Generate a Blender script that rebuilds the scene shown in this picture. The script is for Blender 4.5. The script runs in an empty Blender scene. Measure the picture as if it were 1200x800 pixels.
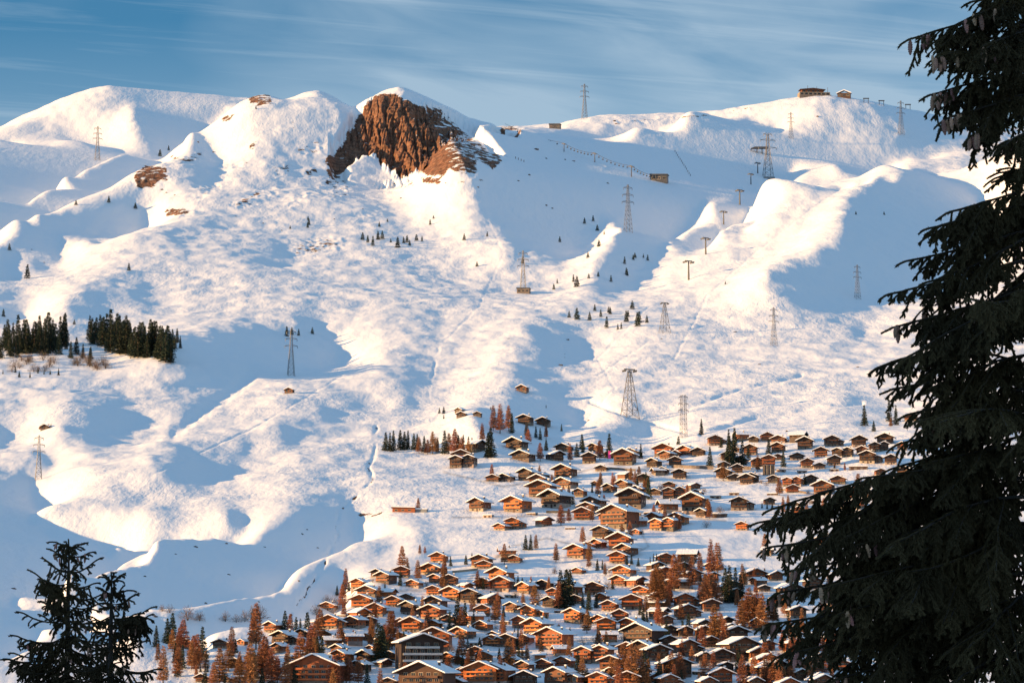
import math, random, time
import numpy as np

# ----------------------------------------------------------------------------------------------
#  Camera model: eye at the origin, long lens, pitched up a little.  Metres.
# ----------------------------------------------------------------------------------------------
FOC = 3403.0                                # focal length in units of the 1200 px wide frame
HORIZON = 780.0                             # image row of the eye level
PITCH = math.atan((HORIZON - 400.0) / FOC)
CP, SP = math.cos(PITCH), math.sin(PITCH)

def ray_to(px, py, depth):
    """the point at ground depth `depth` seen at frame position px, py"""
    px = np.asarray(px, float); py = np.asarray(py, float)
    v = (400.0 - py) / FOC
    dy = CP - v * SP
    t = np.asarray(depth, float) / dy
    return (px - 600.0) / FOC * t, dy * t, (SP + v * CP) * t

def project(x, y, z):
    d = y * CP + z * SP
    return 600.0 + FOC * x / d, 400.0 - FOC * (z * CP - y * SP) / d

SUN_ELEV = math.radians(8.5)
SUN_TRAVEL = (0.968, 0.251)                 # horizontal direction the sunlight travels in
TAN_E = math.tan(SUN_ELEV)

# ----------------------------------------------------------------------------------------------
#  The mountain side: a height field over (a = x / y, y), from survey points (col, row, depth)
# ----------------------------------------------------------------------------------------------
SURVEY = [
 # valley floor and village
 (-150,830,1080),(0,812,1100),(150,812,1120),(300,812,1130),(450,815,1130),(600,815,1130),(750,815,1130),(900,815,1130),(1050,815,1130),(1200,815,1130),(1350,815,1130),
 (0,700,1330),(150,700,1330),(300,705,1310),(450,710,1310),(600,710,1320),(750,710,1320),(900,710,1320),(1050,710,1320),(1200,710,1320),(1330,710,1320),
 (380,640,1480),(480,620,1530),(600,605,1570),(750,605,1570),(900,605,1570),(1050,605,1560),(1200,605,1560),(1330,605,1560),
 (450,545,1800),(600,530,1870),(750,527,1880),(900,518,1880),(1050,515,1860),(1200,515,1860),(1330,515,1860),
 # slopes left of the village
 (-150,640,1450),(0,640,1450),(130,640,1480),(260,640,1500),(330,640,1500),
 (-150,560,1720),(0,560,1720),(130,545,1760),(260,545,1780),(360,555,1720),
 (-150,480,2000),(0,480,2000),(130,470,2050),(260,470,2100),(380,480,2060),(500,478,2080),
 (-150,410,2300),(0,410,2300),(130,415,2280),(240,420,2270),(330,420,2330),(440,400,2420),(560,425,2330),(640,440,2220),
 (-150,350,2600),(0,350,2600),(130,350,2600),(260,340,2680),(380,340,2700),(500,340,2750),(600,350,2700),
 (-150,300,2850),(0,300,2850),(120,280,2950),(240,270,3050),(360,280,3050),(480,280,3080),(560,280,3080),
 # crest of the near left foothill
 (-150,290,3000),(-60,288,3000),(0,284,3030),(60,268,3100),(120,256,3150),(160,236,3230),(185,200,3380),(235,143,3620),(268,125,3680),(300,113,3720),(330,117,3740),(372,107,3800),(412,128,3780),
 (240,220,3330),(300,200,3420),(300,150,3570),(370,170,3530),(350,230,3280),(430,235,3280),
 # red crag
 (405,185,3500),(430,205,3480),(470,212,3480),(520,205,3500),(570,200,3520),
 (425,150,3600),(440,120,3660),(470,105,3700),(500,113,3720),(530,128,3720),(560,150,3700),(590,160,3680),
 (480,240,3300),(560,230,3330),
 # gully and bowl
 (640,300,2980),(650,350,2720),(660,400,2430),(690,345,2790),(720,295,3080),
 (640,245,3320),(640,190,3560),(700,250,3380),(760,235,3480),(700,200,3660),(800,215,3690),(880,190,3880),(980,180,3960),(1080,180,3980),
 (620,150,4060),(680,140,4250),(760,134,4350),(850,129,4400),(905,120,4330),(955,111,4260),(1000,117,4330),(1060,129,4400),(1150,147,4450),(1240,155,4500),(1330,165,4500),
 (800,165,4120),(900,150,4120),(960,140,4080),(1060,152,4120),(1150,165,4150),
 # right spur: crest and lit flank
 (700,345,2740),(760,302,2940),(830,264,3080),(900,234,3200),(1000,207,3340),(1100,188,3440),(1180,176,3500),(1330,170,3500),
 (760,380,2520),(850,330,2760),(950,290,2920),(1050,250,3110),(1150,230,3220),(1330,220,3250),
 (700,450,2190),(800,420,2330),(900,400,2420),(1000,370,2570),(1100,340,2700),(1230,330,2750),(1330,330,2750),
 (720,500,1980),(800,480,2060),(900,470,2090),(1000,450,2170),(1100,440,2210),(1230,430,2250),(1330,430,2250),
]
# hidden ground behind crests, and the far left dome: (col, row on the same scale, depth)
SURVEY += [
 (0,292,3600),(100,272,3650),(180,235,3800),(240,180,4150),
 (-150,220,4300),(0,215,4300),(100,200,4400),(180,180,4500),(260,150,4700),
 (-150,175,4800),(0,150,5000),(45,135,5080),(75,117,5160),(100,105,5200),(125,101,5200),(150,108,5170),(180,120,5150),(160,103,5250),(200,107,5300),(250,112,5350),(290,118,5400),(350,125,5450),
 (185,160,4850),(110,160,4800),(40,165,4850),
 (-60,172,5050),(20,144,5060),(-150,180,5500),(0,200,5500),(345,113,3760),(358,107,3780),(392,116,3790),(0,190,5900),(125,160,5900),(280,170,5900),(450,150,5000),(350,160,4300),(450,175,4250),(540,190,4200),
 (760,285,3260),(840,252,3370),(920,228,3480),(1000,212,3620),(1120,195,3720),(1230,190,3720),
 (700,170,5100),(900,160,5100),(1100,170,5100),(1250,190,5100),
]
SURVEY = np.array(SURVEY, float)

def tps_fit(P, V, reg=1e-4):
    n = len(P)
    d = np.sqrt(((P[:, None] - P[None]) ** 2).sum(-1)) + 1e-9
    K = d * d * np.log(d) + reg * np.eye(n)
    Q = np.c_[np.ones(n), P]
    A = np.block([[K, Q], [Q.T, np.zeros((3, 3))]])
    return np.linalg.solve(A, np.r_[V, 0, 0, 0])

def tps_eval(P, W, X):
    out = W[-3] + X @ W[-2:]
    for i in range(len(P)):
        r2 = ((X - P[i]) ** 2).sum(-1) + 1e-12
        out += W[i] * 0.5 * r2 * np.log(r2)
    return out

# solver grid
PXG = np.arange(-60.0, 1261.0, 5.0)
YG = np.exp(np.linspace(math.log(1000.0), math.log(5700.0), 330))
AG = (PXG - 600.0) / FOC / CP * 1.0
NA, NY = len(PXG), len(YG)

def base_heights():
    x, y, z = ray_to(SURVEY[:, 0], SURVEY[:, 1], SURVEY[:, 2])
    P = np.c_[x / y * 3.0, np.log(y) * 3.0]
    s = np.log(y)
    # interpolate the sight slope z / y: smooth over the whole range of depths
    W = tps_fit(P, z / y)
    A, Y = np.meshgrid(AG, YG, indexing='ij')
    X = np.c_[A.ravel() * 3.0, np.log(Y).ravel() * 3.0]
    z = tps_eval(P, W, X).reshape(NA, NY) * Y
    # the notches either side of the crag and of the knoll, and the crag's point
    px = PXG[:, None]
    for c, sx, yc, sy, h in ((411, 12, 3715, 130, -16), (432, 9, 3700, 90, -4), (470, 18, 3705, 90, 5), (335, 13, 3770, 120, -5), (588, 22, 3800, 200, -10), (560, 14, 3760, 100, -5), (352, 14, 3780, 60, -3), (374, 10, 3790, 60, 3)):
        z += h * np.exp(-((px - c) / sx) ** 2 - ((Y - yc) / sy) ** 2)
    return z

# ---- noise ------------------------------------------------------------------------------------
def value_noise(x, y, seed):
    """smooth 2-D gradient noise, about -1 .. 1"""
    xi = np.floor(x).astype(np.int64); yi = np.floor(y).astype(np.int64)
    xf = x - xi; yf = y - yi
    def g(ix, iy):
        h = (ix * 374761393 + iy * 668265263 + seed * 2147483647) & 0xffffffff
        h = ((h ^ (h >> 13)) * 1274126177) & 0xffffffff
        h = h ^ (h >> 16)
        t = (h & 0xffff) / 65536.0 * 2 * math.pi
        return np.cos(t), np.sin(t)
    u = xf * xf * xf * (xf * (xf * 6 - 15) + 10); v = yf * yf * yf * (yf * (yf * 6 - 15) + 10)
    def dot(ix, iy, dx, dy):
        gx, gy = g(ix, iy); return gx * dx + gy * dy
    n00 = dot(xi, yi, xf, yf); n10 = dot(xi + 1, yi, xf - 1, yf)
    n01 = dot(xi, yi + 1, xf, yf - 1); n11 = dot(xi + 1, yi + 1, xf - 1, yf - 1)
    return ((n00 * (1 - u) + n10 * u) * (1 - v) + (n01 * (1 - u) + n11 * u) * v) * 1.5

# ---- shaded hollows: ground that falls away from the low sun -----------------------------------
HOLLOWS = [
 [(-70,140),(45,150),(70,120),(40,160),(190,166),(150,118),(127,101),(160,103),(280,113),(250,140),(205,168),(188,198),(158,206),(150,225),(170,238),(120,256),(60,268),(-70,284)],
 [(208,160),(262,163),(246,190),(216,188)],
 [(320,148),(372,144),(350,160),(322,160)],
 [(520,150),(590,156),(640,150),(690,153),(760,163),(850,154),(905,155),(950,160),(1000,172),(1140,163),(1150,176),(1100,186),(1000,205),(900,232),(830,262),(760,300),(700,344),(708,315),(726,280),(722,256),(684,264),(652,308),(640,290),(602,300),(612,280),(590,262),(566,255),(562,200)],
 [(1077,194),(1092,204),(1140,225),(1140,330),(1034,336),(1007,342),(962,344),(929,374),(940,345),(940,329),(899,319),(955,310),(985,287),(992,271),(1000,250),(992,233),(1020,222),(1046,212)],
 [(-70,296),(25,280),(55,273),(78,288),(78,302),(60,322),(-70,332)],[(88,278),(125,267),(128,278),(90,290)],
 [(125,345),(190,338),(205,345),(150,360),(125,368),(60,366),(-70,375),(-70,357),(80,354)],
 [(295,290),(330,287),(337,302),(320,312),(300,308)],
 [(205,388),(300,392),(330,390),(345,403),(400,404),(440,400),(500,399),(400,418),(345,430),(290,440),(230,435),(170,425),(205,400)],
 [(345,362),(378,366),(380,390),(352,395)],
 [(60,500),(80,480),(110,470),(150,480),(175,500),(110,513),(75,510)],
 [(185,500),(215,465),(275,442),(290,444),(225,487),(210,502)],
 [(340,482),(400,465),(400,480),(355,520),(310,522)],
 [(440,460),(481,437),(485,419),(515,411),(519,426),(500,471),(451,471)],
 [(350,471),(414,464),(451,475),(380,494),(350,490)],
 [(612,387),(706,394),(684,411),(687,426),(657,434),(612,445),(586,445),(612,419)],
 [(552,475),(612,466),(661,471),(687,490),(690,505),(640,530),(600,535),(565,505)],
 [(690,508),(740,492),(800,488),(760,512),(690,524)],
 [(977,392),(1011,377),(1011,396),(989,404)],[(904,424),(921,425),(921,434),(908,434)],[(884,432),(910,448),(905,454),(886,440)],
 [(992,475),(1030,460),(1040,475),(1026,490),(996,494)],
 [(-70,562),(35,565),(38,600),(70,622),(105,632),(140,640),(175,638),(230,646),(262,640),(300,643),(335,612),(404,594),(412,630),(404,655),(388,690),(370,712),(350,735),(310,750),(-70,750)],
 [(176,537),(206,519),(240,537),(262,515),(304,530),(289,549),(225,567),(176,556)],
 [(262,597),(289,594),(289,616),(270,624)],[(341,567),(371,556),(386,571),(349,583)],
 [(-70,505),(20,495),(38,500),(38,512),(20,527),(-70,532)],[(30,530),(60,525),(72,545),(50,552)],
 [(105,520),(135,505),(140,520),(115,535)],
]

def inside(poly, px, py):
    r = np.zeros(px.shape, bool)
    n = len(poly)
    for i in range(n):
        x0, y0 = poly[i]; x1, y1 = poly[(i + 1) % n]
        if y0 == y1: continue
        c = ((y0 > py) != (y1 > py)) & (px < (x1 - x0) * (py - y0) / (y1 - y0) + x0)
        r ^= c
    return r

def grid_project(z):
    A, Y = np.meshgrid(AG, YG, indexing='ij')
    return project(A * Y, Y, z)

def visible(py):
    """front-most cells of every column (rows get smaller upward)"""
    m = np.minimum.accumulate(py, axis=1)
    return py <= m + 1.5

def cast(z, hill=True):
    """height of the shadow ceiling minus the ground: > 0 in cast shadow"""
    A, Y = np.meshgrid(AG, YG, indexing='ij')
    X = A * Y
    best = np.full(z.shape, -1e9)
    ly0, dly = math.log(YG[0]), math.log(YG[1] / YG[0])
    t = 18.0
    while t < 1900:
        xs = X - SUN_TRAVEL[0] * t; ys = Y - SUN_TRAVEL[1] * t
        ys_c = np.clip(ys, YG[0], YG[-1])
        fa = (xs / ys_c - AG[0]) / (AG[1] - AG[0]); fy = (np.log(ys_c) - ly0) / dly
        ok = (fa >= 0) & (fa < NA - 1.001) & (ys > YG[0])
        fa = np.clip(fa, 0, NA - 1.001); fy = np.clip(fy, 0, NY - 1.001)
        i = fa.astype(int); j = fy.astype(int); fa -= i; fy -= j
        zz = (z[i, j] * (1 - fa) + z[i + 1, j] * fa) * (1 - fy) + (z[i, j + 1] * (1 - fa) + z[i + 1, j + 1] * fa) * fy
        if hill:
            zz = np.maximum(np.where(ok, zz, -1e9), west_ridge(xs, ys))
        else:
            zz = np.where(ok, zz, -1e9)
        best = np.maximum(best, zz - t * TAN_E - z)
        t *= 1.13
    return best

def west_ridge(x, y):
    """the mountain shoulder beyond the left edge of the view (it shades the foot of the slope)"""
    return np.full(np.shape(x), -1e9)

def du(f):
    """derivative along the sunlight's horizontal travel"""
    fa = np.zeros_like(f); fy = np.zeros_like(f)
    fa[1:-1] = (f[2:] - f[:-2]) / (AG[2:] - AG[:-2])[:, None]
    fy[:, 1:-1] = (f[:, 2:] - f[:, :-2]) / (YG[2:] - YG[:-2])[None]
    return SUN_TRAVEL[0] * fa / YG[None] + SUN_TRAVEL[1] * (fy - fa * AG[:, None] / YG[None])

def du_T(g):
    ga = SUN_TRAVEL[0] * g / YG[None] - SUN_TRAVEL[1] * g * AG[:, None] / YG[None]
    gy = SUN_TRAVEL[1] * g
    out = np.zeros_like(g)
    c = ga[1:-1] / (AG[2:] - AG[:-2])[:, None]
    out[2:] += c; out[:-2] -= c
    c = gy[:, 1:-1] / (YG[2:] - YG[:-2])[None]
    out[:, 2:] += c; out[:, :-2] -= c
    return out

def lap(f):
    o = np.zeros_like(f)
    da = (AG[1] - AG[0]) * YG[None]; dy = np.gradient(YG)[None]
    o[1:-1] += (f[2:] - 2 * f[1:-1] + f[:-2])
    o[:, 1:-1] += (f[:, 2:] - 2 * f[:, 1:-1] + f[:, :-2])
    return o

LAM = 0.035
LEXP = 1.5
MU = 1.5e-6
SHM = 0.095
SHG = 0.065
def box(f, k):
    for ax in (0, 1):
        c = np.cumsum(np.pad(f, [(k + 1, k) if a == ax else (0, 0) for a in (0, 1)], mode='edge'), axis=ax)
        n = f.shape[ax]
        f = (np.take(c, np.arange(2 * k + 1, 2 * k + 1 + n), axis=ax) - np.take(c, np.arange(n), axis=ax)) / (2 * k + 1)
    return f
def solve_hollows(z0, outer=6, iters=190):
    d = np.zeros_like(z0)
    px0, py0 = grid_project(z0)
    top = np.argmin(py0, axis=1)
    crest = ((np.abs(np.arange(NY)[None] - top[:, None]) < 6) | ((py0 < py0.min(axis=1, keepdims=True) + 12) & (YG[None] > 3850))).astype(float)
    for o in range(outer):
        z = z0 + d
        px, py = grid_project(z)
        vis = visible(py)
        S = np.zeros(z.shape, bool)
        G = np.zeros(z.shape, bool)                       # gentle ones: the light only grazes them
        wx = px + 7 * value_noise(px / 34, py / 22, 91) + 3 * value_noise(px / 13, py / 9, 92); wy = py + 4 * value_noise(px / 30, py / 20, 93)
        for p in HOLLOWS:
            q = np.array(p); ins = inside(p, wx, wy); S |= ins
            if np.prod(q.max(0) - q.min(0)) < 20000: G |= ins
            if p is HOLLOWS[0]: FAR = ins
        S &= vis; G &= S
        cz = cast(z)
        shaded = cz > 0.3
        s = du(z)
        infr = (px > -40) & (px < 1240) & vis & (YG[None] > 1150)
        near = box(S.astype(float), 3) > 0.01
        core = box(S.astype(float), 2) > 0.8; G &= S; S2 = S; S = np.where(G, core, S)
        shm = np.where(G, SHG, np.where(FAR, 0.13, SHM))
        # ground in a hollow that is not shaded must fall faster than the rays; lit ground must not
        w_s = S & ((s > -TAN_E - shm + 0.02) & ~(cz > 6))
        w_l = ~near & infr & (s < -TAN_E + 0.05)
        tgt = np.where(w_s, -TAN_E - shm, -TAN_E + 0.08)
        # keep cells once active
        wt = np.where(w_s, 1.0, np.where(w_l, 1.0, 0.0))
        wt = np.where(S & ~G & (wt == 0), 0.3, wt)
        tgt = np.where(wt == 0.3, np.minimum(s, -TAN_E - 0.06), tgt)
        lam, mu = LAM, MU + 2.0e-4 * (~infr) + 1.2e-2 * crest
        lamw = lam * (YG[None] / 1900.0) ** LEXP
        r = du_T(wt * (tgt - du(z0)))
        def Aop(q): return du_T(wt * du(q)) + lap(lamw * lap(q)) * 0.02 + mu * q
        x = d.copy(); res = r - Aop(x); p = res.copy(); rs = (res * res).sum()
        for it in range(iters):
            Ap = Aop(p); al = rs / ((p * Ap).sum() + 1e-30)
            x += al * p; res -= al * Ap
            rn = (res * res).sum()
            if rn < 1e-12: break
            p = res + rn / rs * p; rs = rn
        d = np.clip(x, -110, 110)
    return d
import bpy, bmesh
from mathutils import Vector, Matrix, noise as mnoise

T0 = time.time()
random.seed(11); rng = np.random.default_rng(11)
scene = bpy.context.scene
COL = scene.collection

# ---------------------------------------------------------------- object helpers
def link(o, parent=None):
    COL.objects.link(o)
    if parent is not None: o.parent = parent
    return o

def tag(o, label=None, category=None, group=None, kind=None):
    if label: o['label'] = label
    if category: o['category'] = category
    if group: o['group'] = group
    if kind: o['kind'] = kind
    return o

def mesh_from(name, verts, faces, mats, fmat=None, smooth=False):
    me = bpy.data.meshes.new(name)
    me.from_pydata([tuple(v) for v in verts], [], faces)
    for m in (mats if isinstance(mats, (list, tuple)) else [mats]): me.materials.append(m)
    if fmat is not None: me.polygons.foreach_set('material_index', fmat)
    if smooth: me.polygons.foreach_set('use_smooth', [True] * len(me.polygons))
    me.update()
    return me

def quads_mesh(name, co, quads, mat, smooth=True):
    """fast mesh from numpy arrays"""
    me = bpy.data.meshes.new(name)
    me.vertices.add(len(co)); me.vertices.foreach_set('co', np.asarray(co, np.float32).ravel())
    nf, k = quads.shape
    me.loops.add(nf * k); me.loops.foreach_set('vertex_index', quads.astype(np.int32).ravel())
    me.polygons.add(nf)
    me.polygons.foreach_set('loop_start', np.arange(0, nf * k, k, dtype=np.int32))
    me.polygons.foreach_set('loop_total', np.full(nf, k, np.int32))
    if smooth: me.polygons.foreach_set('use_smooth', np.ones(nf, bool))
    me.materials.append(mat)
    me.update(calc_edges=True)
    return me

def grid_quads(n, m):
    i, j = np.meshgrid(np.arange(n - 1), np.arange(m - 1), indexing='ij')
    a = (i * m + j).ravel()
    return np.stack([a, a + m, a + m + 1, a + 1], 1)

# ---------------------------------------------------------------- node helpers
def new_mat(name):
    m = bpy.data.materials.new(name); m.use_nodes = True
    nt = m.node_tree
    return m, nt, nt.nodes['Principled BSDF']

def N(nt, kind, **kw):
    n = nt.nodes.new(kind)
    for k, v in kw.items():
        if k.startswith('i_'):
            key = k[2:].replace('_', ' ')
            n.inputs[int(key) if key.isdigit() else key].default_value = v
        else: setattr(n, k, v)
    return n

def ramp(nt, fac, stops, interp='LINEAR'):
    r = nt.nodes.new('ShaderNodeValToRGB'); e = r.color_ramp.elements
    r.color_ramp.interpolation = interp
    while len(e) < len(stops): e.new(0.5)
    for el, (p, c) in zip(e, stops):
        el.position = p; el.color = (*c, 1) if len(c) == 3 else c
    nt.links.new(fac, r.inputs[0]); return r

def mixc(nt, fac, a, b, mode='MIX'):
    m = nt.nodes.new('ShaderNodeMix'); m.data_type = 'RGBA'; m.blend_type = mode
    for sock, v in ((0, fac), (6, a), (7, b)):
        if hasattr(v, 'links'): nt.links.new(v, m.inputs[sock])
        else: m.inputs[sock].default_value = v if sock == 0 else (*v, 1) if len(v) == 3 else v
    return m.outputs[2]

def mth(nt, op, a, b=None, c=None):
    m = nt.nodes.new('ShaderNodeMath'); m.operation = op
    for i, v in enumerate((a, b, c)):
        if v is None: continue
        if hasattr(v, 'links'): nt.links.new(v, m.inputs[i])
        else: m.inputs[i].default_value = v
    return m.outputs[0]

def plain(name, col, rough=0.7, var=0.25, scale=1.5, stretch=None, metallic=0.0, bump=0.0, obj_var=0.0):
    """a surface colour with procedural wear; obj_var shifts it from one object to the next"""
    m, nt, b = new_mat(name)
    tc = N(nt, 'ShaderNodeTexCoord'); mp = N(nt, 'ShaderNodeMapping')
    if stretch: mp.inputs['Scale'].default_value = stretch
    nt.links.new(tc.outputs['Object'], mp.inputs[0])
    ns = N(nt, 'ShaderNodeTexNoise', i_Scale=scale, i_Detail=5.0, i_Roughness=0.6)
    nt.links.new(mp.outputs[0], ns.inputs['Vector'])
    lo = tuple(max(0, c * (1 - var)) for c in col); hi = tuple(min(1, c * (1 + var)) for c in col)
    r = ramp(nt, ns.outputs[0], [(0.3, lo), (0.7, hi)])
    out = r.outputs[0]
    if obj_var:
        oi = N(nt, 'ShaderNodeObjectInfo')
        h = N(nt, 'ShaderNodeHueSaturation')
        v = mth(nt, 'MULTIPLY_ADD', oi.outputs['Random'], 2 * obj_var, 1 - obj_var)
        nt.links.new(v, h.inputs['Value'])
        hh = mth(nt, 'MULTIPLY_ADD', mth(nt, 'FRACT', mth(nt, 'MULTIPLY', oi.outputs['Random'], 7.3)), 0.05, 0.478)
        nt.links.new(hh, h.inputs['Hue'])
        nt.links.new(out, h.inputs['Color']); out = h.outputs[0]
    nt.links.new(out, b.inputs['Base Color'])
    b.inputs['Roughness'].default_value = rough; b.inputs['Metallic'].default_value = metallic
    if bump:
        bp = N(nt, 'ShaderNodeBump', i_Strength=0.6, i_Distance=bump)
        nt.links.new(ns.outputs[0], bp.inputs['Height']); nt.links.new(bp.outputs[0], b.inputs['Normal'])
    return m

# ---------------------------------------------------------------- snow and rock
def ground_material():
    m, nt, b = new_mat('snow_and_rock')
    L = nt.links
    tc = N(nt, 'ShaderNodeTexCoord')
    P = tc.outputs['Object']
    at = N(nt, 'ShaderNodeAttribute', attribute_name='rock')
    # rock shows where the survey says rock, broken up by ledges that hold snow
    mp = N(nt, 'ShaderNodeMapping'); mp.inputs['Scale'].default_value = (1, 1, 1.7)
    L.new(P, mp.inputs[0])
    n1 = N(nt, 'ShaderNodeTexNoise', i_Scale=0.09, i_Detail=8.0, i_Roughness=0.68)
    L.new(mp.outputs[0], n1.inputs['Vector'])
    geo = N(nt, 'ShaderNodeNewGeometry')
    sx = N(nt, 'ShaderNodeSeparateXYZ'); L.new(geo.outputs['Normal'], sx.inputs[0])
    f = mth(nt, 'ADD', at.outputs['Fac'], mth(nt, 'MULTIPLY', mth(nt, 'SUBTRACT', n1.outputs[0], 0.5), 1.5))
    f = mth(nt, 'SUBTRACT', f, mth(nt, 'MULTIPLY', mth(nt, 'MAXIMUM', mth(nt, 'SUBTRACT', sx.outputs[2], 0.80), 0.0), 1.2))
    ln = N(nt, 'ShaderNodeAttribute', attribute_name='lane')
    mask = ramp(nt, f, [(0.47, (0, 0, 0)), (0.53, (1, 1, 1))]).outputs[0]
    # rock colour: rusty gneiss with dark joints
    mp2 = N(nt, 'ShaderNodeMapping'); mp2.inputs['Scale'].default_value = (1.0, 1.0, 0.35)
    mp2.inputs['Rotation'].default_value = (0.0, 0.5, 0.3); L.new(P, mp2.inputs[0])
    n2 = N(nt, 'ShaderNodeTexNoise', i_Scale=0.12, i_Detail=9.0, i_Roughness=0.72); L.new(mp2.outputs[0], n2.inputs['Vector'])
    n3 = N(nt, 'ShaderNodeTexNoise', i_Scale=0.045, i_Detail=4.0); L.new(mp2.outputs[0], n3.inputs['Vector'])
    rc = ramp(nt, n2.outputs[0], [(0.30, (0.022, 0.014, 0.011)), (0.42, (0.15, 0.062, 0.034)), (0.55, (0.36, 0.145, 0.070)), (0.75, (0.48, 0.25, 0.14))]).outputs[0]
    rc = mixc(nt, mth(nt, 'MULTIPLY', n3.outputs[0], 0.55), rc, (0.12, 0.085, 0.07))
    bands = N(nt, 'ShaderNodeTexWave', wave_type='BANDS', bands_direction='Z', i_Scale=0.055, i_Distortion=9.0, i_Detail=4.0); bands.inputs['Detail Scale'].default_value = 0.6; L.new(P, bands.inputs['Vector'])
    rc = mixc(nt, mth(nt, 'MULTIPLY', bands.outputs[1], 0.30), rc, (0.42, 0.25, 0.15))
    vo = N(nt, 'ShaderNodeTexVoronoi', feature='DISTANCE_TO_EDGE', i_Scale=0.11); L.new(mp2.outputs[0], vo.inputs['Vector'])
    cr = ramp(nt, vo.outputs[0], [(0.0, (0.35, 0.35, 0.35)), (0.08, (1, 1, 1))]).outputs[0]
    rc = mixc(nt, 0.9, rc, cr, 'MULTIPLY')
    g0 = N(nt, 'ShaderNodeTexNoise', i_Scale=0.15, i_Detail=4.0); L.new(P, g0.inputs['Vector'])
    snow = (0.86, 0.865, 0.875)
    dirt = ramp(nt, g0.outputs[0], [(0.35, (0.46, 0.44, 0.42)), (0.65, (0.66, 0.65, 0.64))]).outputs[0]
    base = mixc(nt, mth(nt, 'MULTIPLY', ln.outputs['Fac'], 0.9), snow, dirt)
    L.new(mixc(nt, mask, base, rc), b.inputs['Base Color'])
    L.new(mth(nt, 'MULTIPLY_ADD', mask, 0.25, 0.6), b.inputs['Roughness'])
    b.inputs['Specular IOR Level'].default_value = 0.25
    # relief: wind crust and moguls, patchy
    pa = N(nt, 'ShaderNodeTexNoise', i_Scale=0.006, i_Detail=3.0, i_Roughness=0.6); L.new(P, pa.inputs['Vector'])
    patch = ramp(nt, pa.outputs[0], [(0.40, (0.25, 0.25, 0.25)), (0.62, (1, 1, 1))]).outputs[0]
    mg = N(nt, 'ShaderNodeMapping'); mg.inputs['Scale'].default_value = (1.0, 0.45, 0.45); L.new(P, mg.inputs[0])
    g1 = N(nt, 'ShaderNodeTexNoise', i_Scale=0.34, i_Detail=3.0, i_Roughness=0.6, i_Distortion=0.2); L.new(mg.outputs[0], g1.inputs['Vector'])
    g2 = N(nt, 'ShaderNodeTexNoise', i_Scale=0.08, i_Detail=2.0, i_Roughness=0.5); L.new(mg.outputs[0], g2.inputs['Vector'])
    hgt = mth(nt, 'ADD', mth(nt, 'MULTIPLY', mth(nt, 'MULTIPLY', g1.outputs[0], patch), 0.62), mth(nt, 'MULTIPLY', g2.outputs[0], 1.1))
    hgt = mth(nt, 'ADD', hgt, mth(nt, 'MULTIPLY', mth(nt, 'MULTIPLY', n2.outputs[0], mask), 7.0))
    bp = N(nt, 'ShaderNodeBump', i_Strength=1.0, i_Distance=1.0); L.new(hgt, bp.inputs['Height'])
    L.new(bp.outputs[0], b.inputs['Normal'])
    return m

GROUND = ground_material()

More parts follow.
